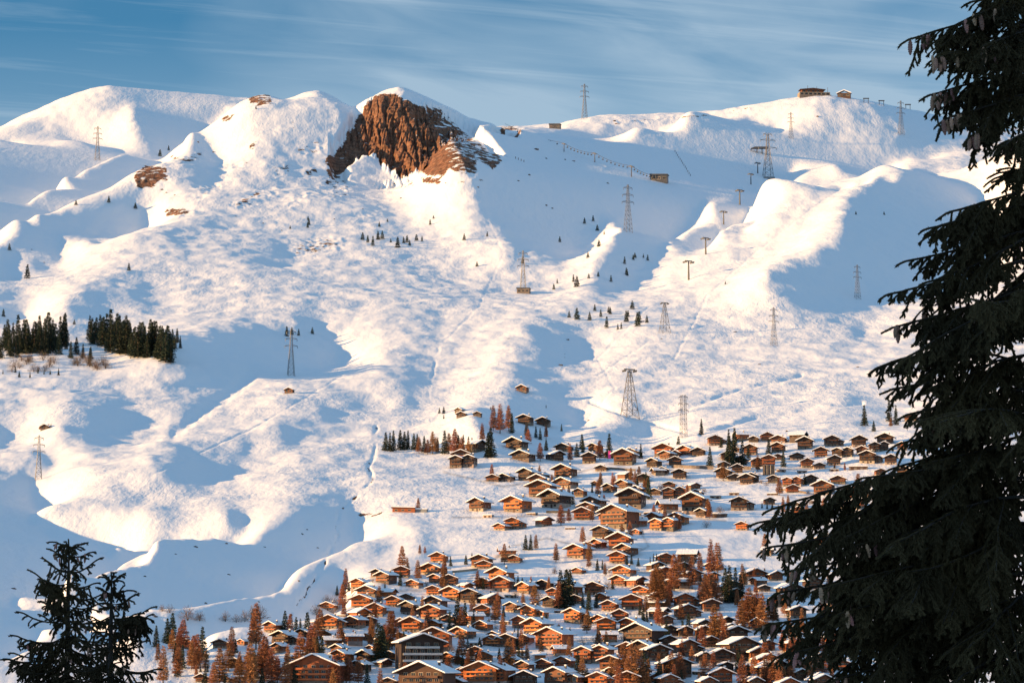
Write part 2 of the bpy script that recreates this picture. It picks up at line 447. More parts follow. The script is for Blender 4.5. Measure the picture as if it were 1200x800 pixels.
# rock outcrops in the frame: (polygon, strength)
ROCKS = [
 ([(426,124),(438,113),(452,108),(466,111),(474,118),(484,120),(498,124),(512,138),(520,165),(530,195),(520,206),(500,206),(488,200),(470,208),(452,196),(440,182),(428,176),(405,190),(376,192),(393,170),(408,148),(418,130)], 0.78),
 ([(496,120),(522,126),(548,143),(566,156),(592,188),(578,200),(560,190),(562,206),(540,206),(524,198),(512,165)], 0.62),
 ([(380,190),(400,186),(405,200),(395,226),(380,220)], 0.52), ([(356,200),(372,195),(374,206),(360,210)], 0.55),
 ([(155,205),(170,192),(192,196),(196,208),(180,220),(160,220)], 0.75), ([(198,182),(224,184),(222,190),(200,188)], 0.63),
 ([(190,245),(215,242),(230,248),(212,255),(195,254)], 0.65), ([(288,116),(304,106),(312,118),(296,124)], 0.75), ([(258,136),(276,132),(272,142),(260,144)], 0.63),
 ([(270,240),(300,224),(314,222),(306,232),(280,244)], 0.59), ([(318,195),(340,190),(345,200),(325,212)], 0.49), ([(290,168),(302,166),(300,176),(290,176)], 0.59),
 ([(340,288),(370,278),(400,280),(398,290),(365,300),(345,300)], 0.55), ([(225,220),(258,212),(262,222),(232,236)], 0.47),
 ([(492,206),(520,204),(518,216),(494,216)], 0.57), ([(575,150),(600,146),(615,153),(600,156)], 0.75), ([(518,214),(565,208),(585,212),(520,219)], 0.47),
 ([(715,143),(765,138),(832,133),(832,137),(770,142),(718,147)], 0.65), ([(850,128),(880,125),(880,130),(852,131)], 0.68),
 ([(590,396),(620,393),(620,398),(592,399)], 0.73), ([(562,402),(584,396),(586,400),(564,405)], 0.55), ([(744,372),(760,372),(758,380),(742,382)], 0.59),
 ([(418,600),(452,596),(448,606),(420,607)], 0.68), ([(372,520),(398,518),(396,525),(374,528)], 0.55), ([(500,600),(540,600),(538,606),(502,607)], 0.49),
 ([(44,496),(64,494),(62,504),(44,505)], 0.65), ([(700,196),(710,194),(708,198)], 0.63), ([(845,385),(870,383),(868,387),(846,389)], 0.53),
 ([(572,690),(640,676),(645,690),(585,705)], 0.51), ([(795,596),(830,594),(832,602),(798,604)], 0.53),
 ([(160,200),(196,190),(200,214),(165,222)], 0.62), ([(205,186),(238,176),(242,186),(210,196)], 0.52), ([(250,196),(290,184),(296,196),(255,208)], 0.38), ([(268,238),(330,214),(334,226),(280,248)], 0.45),
 ([(296,110),(316,104),(322,122),(300,126)], 0.66), ([(316,150),(345,140),(350,152),(322,162)], 0.36), ([(345,172),(385,160),(388,178),(350,188)], 0.40), ([(330,232),(380,214),(386,228),(340,246)], 0.40), ([(385,222),(410,214),(412,230),(390,236)], 0.50),
 ([(440,214),(486,210),(490,222),(446,226)], 0.38), ([(336,282),(404,276),(404,292),(345,300)], 0.46), ([(412,250),(450,244),(452,256),(416,262)], 0.36), ([(600,146),(616,150),(612,158),(598,156)], 0.6),
]
# stream beds and track edges: (points, width px, rock strength, depth m)
STREAMS = [
 ([(441,500),(440,528),(432,548),(436,562),(420,580),(400,596),(393,612),(396,628),(385,650),(368,680),(352,704),(340,722)], 2.0, 0.66, 0.8),
 ([(513,408),(507,440),(499,470)], 1.6, 0.52, 0.6),
 ([(660,398),(664,425),(655,440)], 1.5, 0.50, 0.5),
 ([(822,508),(880,490),(960,477),(1010,472)], 2.0, 0.0, 1.6), ([(690,470),(745,490),(800,505)], 2.0, 0.0, 1.4),
 ([(800,480),(870,455),(940,440)], 1.6, 0.0, 1.0),
 ([(1010,205),(950,245),(880,300),(830,345),(790,420)], 0.8, 0.0, 0.4), ([(700,440),(760,400),(840,378),(930,340)], 0.8, 0.0, 0.4), ([(560,230),(590,300),(560,360),(520,400)], 0.8, 0.0, 0.35), ([(20,470),(110,455),(230,452),(330,462),(430,455)], 0.9, 0.0, 0.5), ([(60,590),(170,560),(300,500),(400,440)], 0.8, 0.0, 0.4), ([(680,500),(720,455),(700,420),(760,360)], 0.8, 0.0, 0.4),
 ([(205,505),(240,480),(280,452),(292,440)], 7.0, 0.0, 2.0),
]

# ploughed lanes of the village
LANES = [
 [(395,745),(450,742),(520,735),(560,738),(610,748),(660,752),(700,748),(760,745),(830,748)], [(400,700),(470,692),(540,690),(600,700),(650,704),(700,708),(760,706)], [(530,606),(590,606),(640,603),(700,604),(740,604),(800,606),(850,610)],
 [(520,553),(590,570),(640,562),(700,548),(760,550),(830,552),(900,550),(980,548)], [(690,660),(740,668),(790,676),(840,684)], [(520,735),(508,700),(540,690),(560,668),(600,640),(640,630),(680,640)], [(740,604),(760,640),(720,660)], [(700,748),(740,765),(800,780),(900,790)],
 [(260,770),(330,764),(400,770),(460,776)], [(470,776),(540,770),(600,768),(680,772)],
]
def seg_dist(px, py, pts):
    d = np.full(px.shape, 1e9)
    for (x0, y0), (x1, y1) in zip(pts[:-1], pts[1:]):
        L2 = (x1 - x0) ** 2 + (y1 - y0) ** 2
        t = np.clip(((px - x0) * (x1 - x0) + (py - y0) * (y1 - y0)) / L2, 0, 1)
        d = np.minimum(d, np.hypot(px - x0 - t * (x1 - x0), py - y0 - t * (y1 - y0)))
    return d

def blur(a, k):
    if k < 1: return a
    w = np.hanning(2 * k + 3)[1:-1]; w /= w.sum()
    a = np.apply_along_axis(lambda c: np.convolve(np.pad(c, k, mode='edge'), w, 'valid'), 0, a)
    return np.apply_along_axis(lambda c: np.convolve(np.pad(c, k, mode='edge'), w, 'valid'), 1, a)

def bspline_rows(n_in, pos):
    """cubic B-spline interpolation weights"""
    i = np.floor(pos).astype(int); t = pos - i
    w = np.stack([(1 - t) ** 3, 3 * t ** 3 - 6 * t ** 2 + 4, -3 * t ** 3 + 3 * t ** 2 + 3 * t + 1, t ** 3], 1) / 6
    W = np.zeros((len(pos), n_in))
    for k in range(4):
        np.add.at(W, (np.arange(len(pos)), np.clip(i + k - 1, 0, n_in - 1)), w[:, k])
    return W

ZC = base_heights()
ZC = ZC + solve_hollows(ZC)
ZC_S = ZC

def upsample(pxs, ys):
    Wa = bspline_rows(NA, (pxs - PXG[0]) / (PXG[1] - PXG[0]))
    Wy = bspline_rows(NY, (np.log(ys) - math.log(YG[0])) / math.log(YG[1] / YG[0]))
    return Wa @ ZC_S @ Wy.T

def fine_relief(x, y, crag=None):
    n = 2.0 * value_noise(x / 95, y / 120, 3) + 1.3 * value_noise(x / 42 + 9, y / 50, 5) + 0.95 * value_noise(x / 18, y / 22 + 3, 7)
    n += 1.5 * (0.55 - np.abs(value_noise((x - y) * 0.7 / 34 + 5, (x + y) * 0.7 / 150, 12))) * np.clip((1.6 - 0.0022 * np.abs(x + 0.06 * y)), 0.3, 1)
    n += 0.35 * (0.5 - np.abs(value_noise((x - y) * 0.7 / 13, (x + y) * 0.7 / 60 + 7, 14)))
    n += 0.2 * value_noise(x / 7.5, y / 7.5 + 3, 8)
    damp = np.clip((y - 1000) / 900, 0.12, 1.0)
    return n * damp

def ridged(x, y, z, s):
    o = np.zeros_like(x); amp = 1.0
    for k in range(5):
        n = 1 - np.abs(value_noise((x + 0.35 * z) / s, (y * 0.55 + z * 0.8) / s, 21 + k))
        o += amp * (n * n - 0.5); amp *= 0.52; s *= 0.5
    return o

def shards(x, y, size, seed):
    """tilted facets: every cell of a random mosaic is a plane of its own"""
    gx, gy = x / size, y / size
    ix, iy = np.floor(gx).astype(np.int64), np.floor(gy).astype(np.int64)
    best = np.full(x.shape, 1e9); out = np.zeros(x.shape)
    def hsh(a, b, k):
        h = (a * 374761393 + b * 668265263 + (seed * 31 + k) * 974634777) & 0xffffffff
        h = ((h ^ (h >> 13)) * 1274126177) & 0xffffffff
        return ((h ^ (h >> 16)) & 0xffff) / 65535.0
    for dx in (-1, 0, 1):
        for dy in (-1, 0, 1):
            a, b = ix + dx, iy + dy
            ex = gx - (a + hsh(a, b, 1)); ey = gy - (b + hsh(a, b, 2)); d = ex * ex + ey * ey
            v = (hsh(a, b, 3) - 0.5) * 1.1 + ex * (hsh(a, b, 4) - 0.5) * 2.2 + ey * (hsh(a, b, 5) - 0.5) * 1.2
            m = d < best; best = np.where(m, d, best); out = np.where(m, v, out)
    return out

def rock_field(px, py, soft=3):
    r = np.zeros(px.shape)
    for poly, s in ROCKS:
        a = np.array(poly)
        sel = (px > a[:, 0].min() - 12) & (px < a[:, 0].max() + 12) & (py > a[:, 1].min() - 12) & (py < a[:, 1].max() + 12)
        if not sel.any(): continue
        d = seg_dist(px[sel], py[sel], poly + [poly[0]])
        ins = inside(poly, px[sel], py[sel])
        sd = np.where(ins, d, -d)
        r[sel] = np.maximum(r[sel], s * np.clip(0.5 + sd / (2.0 * soft), 0, 1))
    for pts, w, s, dep in STREAMS:
        if s > 0:
            d = seg_dist(px + 2.2 * value_noise(px / 9, py / 9, 62), py, pts); br = 0.62 + 0.7 * value_noise(px / 7, py / 7, 51); r = np.maximum(r, s * np.clip(1.6 - d / w * 1.1, 0, 1) * np.clip(br, 0, 1.15))
    return r

def stream_cut(px, py):
    c = np.zeros(px.shape)
    for pts, w, s, dep in STREAMS:
        br = np.clip(0.5 + 0.9 * value_noise(px / 11, py / 13, 61), 0.05, 1.2) if s > 0 else 1.0
        wob = 2.2 * value_noise(px / 9, py / 9, 62)
        c = np.maximum(c, dep * br * np.exp(-((seg_dist(px + wob, py, pts)) / w) ** 2))
    return c

CRAG = (372.0, 622.0, 3400.0, 3790.0)
def crag_window(px, y, m=1.0):
    wx = np.clip((px - CRAG[0]) / 22, 0, 1) * np.clip((CRAG[1] - px) / 22, 0, 1)
    wy = np.clip((y - CRAG[2]) / 45, 0, 1) * np.clip((CRAG[3] - y) / 45, 0, 1)
    w = wx * wy
    return w * w * (3 - 2 * w)

def build_sheet(name, pxs, ys, crag=False):
    a = (pxs - 600.0) / FOC / CP
    z = upsample(pxs, ys)
    A, Y = np.meshgrid(a, ys, indexing='ij'); X = A * Y
    PX = np.broadcast_to(pxs[:, None], X.shape)
    px, py = project(X, Y, z)
    hol = np.zeros(X.shape, bool)
    for p in HOLLOWS: hol ^= inside(p, px, py)
    hol = box((hol & (py <= np.minimum.accumulate(py, axis=1) + 4)).astype(float), 6)
    z = z + fine_relief(X, Y) * (1 - np.clip(0.45 + (Y - 2600) / 2200, 0.45, 0.9) * hol)
    px, py = project(X, Y, z)
    vis = py <= np.minimum.accumulate(py, axis=1) + 4
    rk = rock_field(px, py) * vis
    z = z - stream_cut(px, py) * vis
    rough = np.clip(rk * 2.2, 0, 1)
    if crag:
        w = crag_window(PX, Y)
        rough2 = box(np.clip(rk * 2.0, 0, 1), 6)
        up = z * 1.15 + 0.15 * Y
        sh = shards(X + 0.25 * up, up * 0.45, 26.0, 5) * 7.0 + shards(X - 0.2 * up, up * 0.55, 11.0, 6) * 3.2 + shards(X, up * 0.7, 5.0, 7) * 1.3
        rib = 1 - np.abs(value_noise((X + 0.2 * up) / 15, up / 70, 77))
        PW = PX + 14 * value_noise(py / 16, PX / 60, 41) - 0.25 * (py - 150)
        fis = (1 - np.abs(value_noise((X + 0.12 * up) / 13, up / 95, 78))) ** 7 + 0.6 * (1 - np.abs(value_noise((X - 0.1 * up) / 6, up / 40, 79))) ** 7
        edge = 8 - 0.30 * np.sqrt((PW - 478) ** 2 + 30) * (1 + 0.35 * (PW > 478))
        low = np.clip((py - 108) / 24, 0.0, 1)                # the summit keeps its snow cap
        z = z + rough2 * low * (sh + 3.0 * rib - 8.0 * fis + np.clip(edge, -28, 8)) + 0.06 - 1.5 * np.clip(1 - 3.5 * w, 0, 1)
    else:
        w = crag_window(PX, Y)
        z = z + rough * 1.3 * ridged(X, Y, z, 16.0) * (Y > 2600) - 14.0 * np.clip(w * 2.5 - 1.5, 0, 1)
    me = quads_mesh(name, np.stack([X, Y, z], -1).reshape(-1, 3), grid_quads(len(pxs), len(ys))[:, ::1], GROUND)
    if not crag:
        ln = np.zeros(X.shape); sel = (py > 530) & (py < 810) & vis
        for pts in LANES:
            w = np.where(py[sel] > 650, 1.7, 1.2)
            ln[sel] = np.maximum(ln[sel], np.clip(1.5 - seg_dist(px[sel], py[sel], pts) / w, 0, 1))
        al = me.attributes.new('lane', 'FLOAT', 'POINT'); al.data.foreach_set('value', ln.astype(np.float32).ravel())
    at = me.attributes.new('rock', 'FLOAT', 'POINT'); at.data.foreach_set('value', rk.astype(np.float32).ravel())
    o = link(bpy.data.objects.new(name, me)); tag(o, kind='structure')
    return X, Y, z

def _rows():
    # rows about 1.4 px apart as seen
    ys = [1000.0]
    while ys[-1] < 5650:
        y = ys[-1]; ys.append(y + (2.6 if y < 2000 else 4.2 if y < 3300 else 3.4 if y < 3800 else 7.0))
    return np.array(ys)
TPX = np.arange(-50.0, 1250.1, 1.6)
TY = _rows()
TX, TYY, TZ = build_sheet('mountain_slope', TPX, TY)
build_sheet('mountain_crag', np.arange(CRAG[0], CRAG[1], 0.8), np.arange(CRAG[2], CRAG[3], 0.9), True)
print('terrain', TZ.shape, round(time.time() - T0, 1))

# per-column image rows of the sheet, to stand things on the ground that is seen at a frame position
TPXI, TPYI = project(TX, TYY, TZ)
TMIN = np.minimum.accumulate(TPYI, axis=1)
def ground_at(px, py):
    """the visible ground point under a frame position"""
    i = int(np.clip(np.searchsorted(TPX, px), 0, len(TPX) - 1))
    j = int(np.searchsorted(-TMIN[i], -py)); j = min(max(j, 1), len(TY) - 1)
    p0, p1 = TMIN[i, j - 1], TMIN[i, j]
    f = 0 if p0 == p1 else min(max((p0 - py) / (p0 - p1), 0), 1)
    y = TY[j - 1] + f * (TY[j] - TY[j - 1])
    x = (px - 600.0) / FOC * (y * CP + TZ[i, j] * SP)
    return x, y, height(x, y)

def height(x, y):
    px = 600.0 + FOC * CP * x / y
    fa = np.clip((px - TPX[0]) / 1.6, 0, len(TPX) - 1.001); i = int(fa); fa -= i
    j = int(np.clip(np.searchsorted(TY, y) - 1, 0, len(TY) - 2)); fy = min(max((y - TY[j]) / (TY[j + 1] - TY[j]), 0), 1)
    return float((TZ[i, j] * (1 - fa) + TZ[i + 1, j] * fa) * (1 - fy) + (TZ[i, j + 1] * (1 - fa) + TZ[i + 1, j + 1] * fa) * fy)

# ground outside the survey: flanks to both sides, the valley, and the shoulder the camera stands on
def near_profile(y):
    return np.interp(y, [-900, -200, 0, 30, 80, 200, 420, 700, 930, 1012], [-40, -8, -2.6, -8.0, -22, -52, -74, -66, -36, -24])
def build_near():
    xs = np.concatenate([np.arange(-1500, -200, 25.0), np.arange(-200, 200.1, 6.0), np.arange(225, 1500, 25.0)])
    ys = np.concatenate([np.arange(-600, -200, 25.0), np.arange(-200, 160, 6.0), np.arange(160, 1030, 14.0)])
    X, Y = np.meshgrid(xs, ys, indexing='ij')
    z = near_profile(Y) + 1.2 * value_noise(X / 40, Y / 40, 31) * np.clip(np.abs(Y) / 60, 0, 1)
    z += 66 * np.exp(-(((X + 140) / 60) ** 2 + ((Y + 15) / 95) ** 2))      # unseen spur, added to cast shade on the spruces by the camera
    z += 50 * np.clip((np.abs(X) - 330) / 600, 0, 1) ** 2 * np.clip((Y + 200) / 600, 0, 1)
    me = quads_mesh('hillside', np.stack([X, Y, z], -1).reshape(-1, 3), grid_quads(len(xs), len(ys)), GROUND)
    tag(link(bpy.data.objects.new('hillside', me)), kind='structure')
build_near()
def build_flank(side):
    e = TPX[0] if side < 0 else TPX[-1]
    pe = e + side * np.concatenate([np.arange(0, 200, 10.0), np.arange(200, 3200, 60.0)])
    col = TZ[0] if side < 0 else TZ[-1]
    ys = TY[::6]; zc = blur(col[:, None], 1)[::6, 0] if False else col[::6]
    a = (pe - 600) / FOC / CP
    A, Y = np.meshgrid(a, ys, indexing='ij'); X = A * Y
    d = np.abs(X - X[:1])
    # drops away beyond the edge so that it never shades the view from outside
    z = zc[None] - 0.10 * d * np.clip(d / 300, 0, 1) + fine_relief(X, Y) * np.clip(d / 80, 0, 1)
    z = np.maximum(z, -60 + 0 * z)
    me = quads_mesh('mountain_flank', np.stack([X, Y, z], -1).reshape(-1, 3), grid_quads(len(pe), len(ys)), GROUND)
    tag(link(bpy.data.objects.new('mountain_flank', me)), kind='structure')
build_flank(-1); build_flank(1)
# ---------------------------------------------------------------- trees of the slope and the village
def leaf_material(name, col, var=0.35):
    m, nt, b = new_mat(name); L = nt.links
    tc = N(nt, 'ShaderNodeTexCoord')
    ns = N(nt, 'ShaderNodeTexNoise', i_Scale=0.9, i_Detail=3.0); L.new(tc.outputs['Object'], ns.inputs['Vector'])
    oi = N(nt, 'ShaderNodeObjectInfo')
    r = ramp(nt, ns.outputs[0], [(0.3, tuple(c * (1 - var) for c in col)), (0.7, tuple(c * (1 + var) for c in col))])
    h = N(nt, 'ShaderNodeHueSaturation'); L.new(r.outputs[0], h.inputs['Color'])
    L.new(mth(nt, 'MULTIPLY_ADD', oi.outputs['Random'], 0.7, 0.65), h.inputs['Value'])
    L.new(mth(nt, 'MULTIPLY_ADD', mth(nt, 'FRACT', mth(nt, 'MULTIPLY', oi.outputs['Random'], 5.7)), 0.030, 0.494), h.inputs['Hue'])
    L.new(h.outputs[0], b.inputs['Base Color'])
    b.inputs['Roughness'].default_value = 0.75; b.inputs['Specular IOR Level'].default_value = 0.2
    return m

M_SPRUCE = leaf_material('spruce_needles', (0.030, 0.042, 0.026))
M_LARCH = leaf_material('larch_twigs', (0.30, 0.118, 0.062))
M_SHRUB = leaf_material('bare_twigs', (0.16, 0.11, 0.085))
M_BARK = plain('bark', (0.11, 0.075, 0.055), 0.9, 0.4, 3.0, (1, 1, 0.2))

def cone_tube(pts, rad, k=6):
    """vertices and quads of a tapering tube along pts"""
    V, F = [], []
    for i, (p, r) in enumerate(zip(pts, rad)):
        p = Vector(p)
        a = Vector(pts[min(i + 1, len(pts) - 1)]) - Vector(pts[max(i - 1, 0)])
        a.normalize(); u = a.orthogonal().normalized(); v = a.cross(u)
        for q in range(k):
            t = 2 * math.pi * q / k
            V.append(p + (u * math.cos(t) + v * math.sin(t)) * r)
    for i in range(len(pts) - 1):
        for q in range(k):
            F.append((i * k + q, i * k + (q + 1) % k, (i + 1) * k + (q + 1) % k, (i + 1) * k + q))
    return V, F

def crown_mesh(kind, h, r, seed):
    rg = np.random.default_rng(seed)
    C, D, W, Ln = [], [], [], []
    nl = int(h * (2.6 if kind == 'spruce' else 2.3))
    bare = 0.06 if kind == 'spruce' else 0.13
    for i in range(nl):
        t = bare + (1 - bare) * (i + rg.random()) / nl
        z0 = h * t
        prof = (1 - t) ** (0.85 if kind == 'spruce' else 0.72)
        if kind == 'larch' and t < 0.3: prof *= 0.72 + t
        nb = rg.integers(5, 8)
        ph = rg.random() * 6.28
        for b in range(nb):
            if rg.random() < (0.06 if kind == 'spruce' else 0.12): continue
            az = ph + 6.283 * b / nb + rg.normal(0, 0.25)
            L = r * prof * rg.uniform(0.62, 1.12) + 0.12
            droop = (0.34 if kind == 'spruce' else 0.05) * rg.uniform(0.5, 1.4)
            n = max(2, int(L * (5.2 if kind == 'spruce' else 15.0)))
            s = (np.arange(n) + rg.random(n)) / n
            s = s ** 0.75
            ca, sa = math.cos(az), math.sin(az)
            z = z0 - droop * L * s + 0.10 * L * s * s
            lat = rg.normal(0, 0.16, n) * L * (1 - 0.5 * s)
            C.append(np.stack([ca * L * s - sa * lat, sa * L * s + ca * lat, z], 1))
            d = np.stack([np.full(n, ca), np.full(n, sa), rg.normal(-0.35 if kind == 'spruce' else 0.25, 0.3, n)], 1) + rg.normal(0, 0.45, (n, 3))
            D.append(d)
            W.append(rg.uniform(0.12, 0.26, n) if kind == 'spruce' else rg.uniform(0.045, 0.10, n))
            Ln.append(rg.uniform(0.35, 0.75, n) * (1.0 if kind == 'spruce' else 1.3))
    C = np.concatenate(C); D = np.concatenate(D); W = np.concatenate(W); Ln = np.concatenate(Ln)
    return tri_leaves('crown', C, D, W, Ln, rg, M_SPRUCE if kind == 'spruce' else M_LARCH)

def tri_leaves(name, C, D, W, Ln, rg, mat):
    D = D / np.linalg.norm(D, axis=1, keepdims=True)
    S = np.cross(D, rg.normal(0, 1, D.shape)); S /= np.linalg.norm(S, axis=1, keepdims=True) + 1e-9
    a = C - S * W[:, None]; b = C + S * W[:, None]; c = C + D * Ln[:, None] + S * W[:, None] * 0.35; d = C + D * Ln[:, None] - S * W[:, None] * 0.35
    co = np.stack([a, b, c, d], 1).reshape(-1, 3)
    q = np.arange(len(co)).reshape(-1, 4)
    return quads_mesh(name, co, q, mat, smooth=False)

def shrub_mesh(h, r, seed):
    rg = np.random.default_rng(seed)
    n = 420
    az = rg.random(n) * 6.283; el = np.arccos(rg.uniform(0.0, 1, n)); rr = rg.uniform(0.15, 1.0, n) ** 0.7
    d = np.stack([np.sin(el) * np.cos(az) * r, np.sin(el) * np.sin(az) * r, np.cos(el) * h], 1)
    C = d * rr[:, None] + np.array([0, 0, 0.06 * h])
    return tri_leaves('twigs', C, d + rg.normal(0, 0.35, (n, 3)) * r, rg.uniform(0.02, 0.06, n), rg.uniform(0.4, 0.9, n) * h * 0.3, rg, M_SHRUB)

def trunk_mesh(h, rb):
    V, F = cone_tube([(0, 0, -1.5), (0.03, 0, h * 0.3), (0, 0.04, h * 0.7), (0, 0, h)], [rb * 1.2, rb, rb * 0.5, 0.03], 7)
    return mesh_from('trunk', V, F, M_BARK, smooth=True)

def stems_mesh(h, r, seed):
    rg = random.Random(seed); V, F = [], []
    for i in range(6):
        a = i * 1.05 + rg.random(); q = rg.uniform(0.3, 0.7)
        v, f = cone_tube([(0, 0, -0.6), (math.cos(a) * r * q * 0.4, math.sin(a) * r * q * 0.4, h * 0.4), (math.cos(a) * r * q, math.sin(a) * r * q, h * 0.85)], [0.1, 0.07, 0.02], 5)
        F += [tuple(k + len(V) for k in t) for t in f]; V += v
    return mesh_from('stems', V, F, M_BARK)

# unit-height-class prototypes: (crown, trunk, height)
PROTO = {'spruce': [], 'larch': [], 'shrub': []}
for i, (h, r) in enumerate([(14, 3.0), (14, 2.3), (14, 2.6), (14, 3.5), (14, 1.6)]):
    PROTO['spruce'].append((crown_mesh('spruce', h, r, 40 + i), trunk_mesh(h * 0.97, 0.26), h))
for i, (h, r) in enumerate([(14, 3.2), (14, 2.7), (14, 3.7), (14, 2.3)]):
    PROTO['larch'].append((crown_mesh('larch', h, r, 60 + i), trunk_mesh(h * 0.97, 0.22), h))
for i, (h, r) in enumerate([(5, 3.0), (5, 2.4), (5, 3.6)]):
    PROTO['shrub'].append((shrub_mesh(h, r, 80 + i), stems_mesh(h, r, i), h))
TINY = []                                             # small far trees: one mesh, two materials
for i, (h, r) in enumerate([(8, 2.1), (8, 2.6), (8, 1.7), (8, 2.9)]):
    TINY.append((crown_mesh('spruce', h, r, 90 + i), h))

ITEMS = []              # everything that needs a label that singles it out
CATS = {'spruce': 'tree', 'larch': 'tree', 'shrub': 'shrub'}
NAMES = {'spruce': 'spruce_tree', 'larch': 'larch_tree', 'shrub': 'bare_shrub'}

def put_tree(px, py, hpx, kind, family, tiny=False, thin=False, group=None):
    x, y, z = ground_at(px, py)
    hm = hpx * math.hypot(y, z) / FOC * (1.08 if kind == 'larch' else 1.0)
    rz = rng.random() * 6.283
    if tiny:
        me, h = TINY[rng.integers(len(TINY))]
        o = link(bpy.data.objects.new('young_spruce', me))
    else:
        ps = PROTO[kind]; cm, tm, h = ps[4] if thin else ps[rng.integers(min(len(ps), 4))]
        o = link(bpy.data.objects.new(NAMES[kind], None)); o.empty_display_size = 1
        c = link(bpy.data.objects.new('twigs' if kind == 'shrub' else 'crown', cm), o)
        t = link(bpy.data.objects.new('stems' if kind == 'shrub' else 'trunk', tm), o)
    s = hm / h; wv = s * (rng.uniform(0.85, 1.2) if not thin else 0.7)
    o.location = (x, y, z - 0.15); o.rotation_euler = (0, 0, rz); o.scale = (wv, wv, s)
    tag(o, category=CATS[kind], group=group)
    ITEMS.append(dict(o=o, px=px, py=py - hpx * 0.4, kind=kind, fam=family, h=hpx, thin=thin))
    return o
# ---------------------------------------------------------------- chalets
class MB:
    def __init__(s): s.v = []; s.f = []; s.m = []
    def box(s, x0, x1, y0, y1, z0, z1, m=0):
        b = len(s.v)
        s.v += [(x0, y0, z0), (x1, y0, z0), (x1, y1, z0), (x0, y1, z0), (x0, y0, z1), (x1, y0, z1), (x1, y1, z1), (x0, y1, z1)]
        s.f += [tuple(b + i for i in q) for q in ((0, 3, 2, 1), (4, 5, 6, 7), (0, 1, 5, 4), (1, 2, 6, 5), (2, 3, 7, 6), (3, 0, 4, 7))]
        s.m += [m] * 6
    def prism(s, prof, y0, y1, m=0):
        """profile (x, z) counter-clockwise seen from the front, run from y0 to y1"""
        b = len(s.v); n = len(prof)
        s.v += [(x, y0, z) for x, z in prof] + [(x, y1, z) for x, z in prof]
        s.f.append(tuple(b + i for i in range(n))); s.f.append(tuple(b + n + i for i in reversed(range(n))))
        for i in range(n):
            j = (i + 1) % n
            s.f.append((b + j, b + i, b + n + i, b + n + j))
        s.m += [m] * (n + 2)
    def bar(s, a, b, r, m=0):
        a = Vector(a); b = Vector(b); d = (b - a).normalized(); u = d.orthogonal().normalized(); w = d.cross(u)
        k = len(s.v)
        for p in (a, b):
            for q in ((1, 1), (-1, 1), (-1, -1), (1, -1)): s.v.append(tuple(p + u * r * q[0] + w * r * q[1]))
        s.f += [(k, k + 1, k + 5, k + 4), (k + 1, k + 2, k + 6, k + 5), (k + 2, k + 3, k + 7, k + 6), (k + 3, k, k + 4, k + 7), (k + 3, k + 2, k + 1, k), (k + 4, k + 5, k + 6, k + 7)]
        s.m += [m] * 6
    def build(s, name, mats, parent=None, loc=(0, 0, 0), rz=0):
        o = bpy.data.objects.new(name, mesh_from(name, s.v, s.f, mats, s.m))
        o.location = loc; o.rotation_euler = (0, 0, rz)
        return link(o, parent)

def timber(name, col):
    """sun-burnt planks; the object's own colour sets the tone of the wood"""
    m, nt, b = new_mat(name); L = nt.links
    tc = N(nt, 'ShaderNodeTexCoord'); mp = N(nt, 'ShaderNodeMapping'); mp.inputs['Scale'].default_value = (0.25, 0.25, 4.0)
    L.new(tc.outputs['Object'], mp.inputs[0])
    ns = N(nt, 'ShaderNodeTexNoise', i_Scale=1.3, i_Detail=5.0, i_Roughness=0.65); L.new(mp.outputs[0], ns.inputs['Vector'])
    n2 = N(nt, 'ShaderNodeTexNoise', i_Scale=0.35, i_Detail=3.0); L.new(tc.outputs['Object'], n2.inputs['Vector'])
    r = ramp(nt, mth(nt, 'MULTIPLY_ADD', n2.outputs[0], 0.4, mth(nt, 'MULTIPLY', ns.outputs[0], 0.6)), [(0.34, tuple(c * 0.45 for c in col)), (0.62, tuple(c * 1.35 for c in col))])
    oi = N(nt, 'ShaderNodeObjectInfo')
    L.new(mixc(nt, 1.0, r.outputs[0], oi.outputs['Color'], 'MULTIPLY'), b.inputs['Base Color'])
    b.inputs['Roughness'].default_value = 0.7
    return m

M_WOOD = timber('larch_planks', (0.20, 0.078, 0.030))
M_TRIM = timber('roof_timber', (0.075, 0.036, 0.022))
M_STONE = plain('rendered_base', (0.27, 0.205, 0.16), 0.9, 0.35, 0.5, obj_var=0.6)
M_DARKSTONE = plain('stone_wall', (0.16, 0.13, 0.11), 0.9, 0.45, 0.8)
M_CONC = plain('grey_render', (0.23, 0.235, 0.24), 0.85, 0.2, 0.4)
M_SNOW = plain('roof_snow', (0.86, 0.865, 0.875), 0.65, 0.02, 0.6, bump=0.5)
M_GLASS = plain('window_glass', (0.018, 0.022, 0.028), 0.12, 0.3, 0.7)
M_FRAME = plain('window_frame', (0.36, 0.28, 0.20), 0.6, 0.2, 1.0, obj_var=0.6)
M_WHITE = plain('white_paint', (0.50, 0.49, 0.47), 0.6, 0.1, 0.6)
M_METAL = plain('galvanised_steel', (0.13, 0.125, 0.125), 0.5, 0.25, 0.3)
M_DARK = plain('dark_steel', (0.06, 0.062, 0.068), 0.5, 0.25, 0.3)

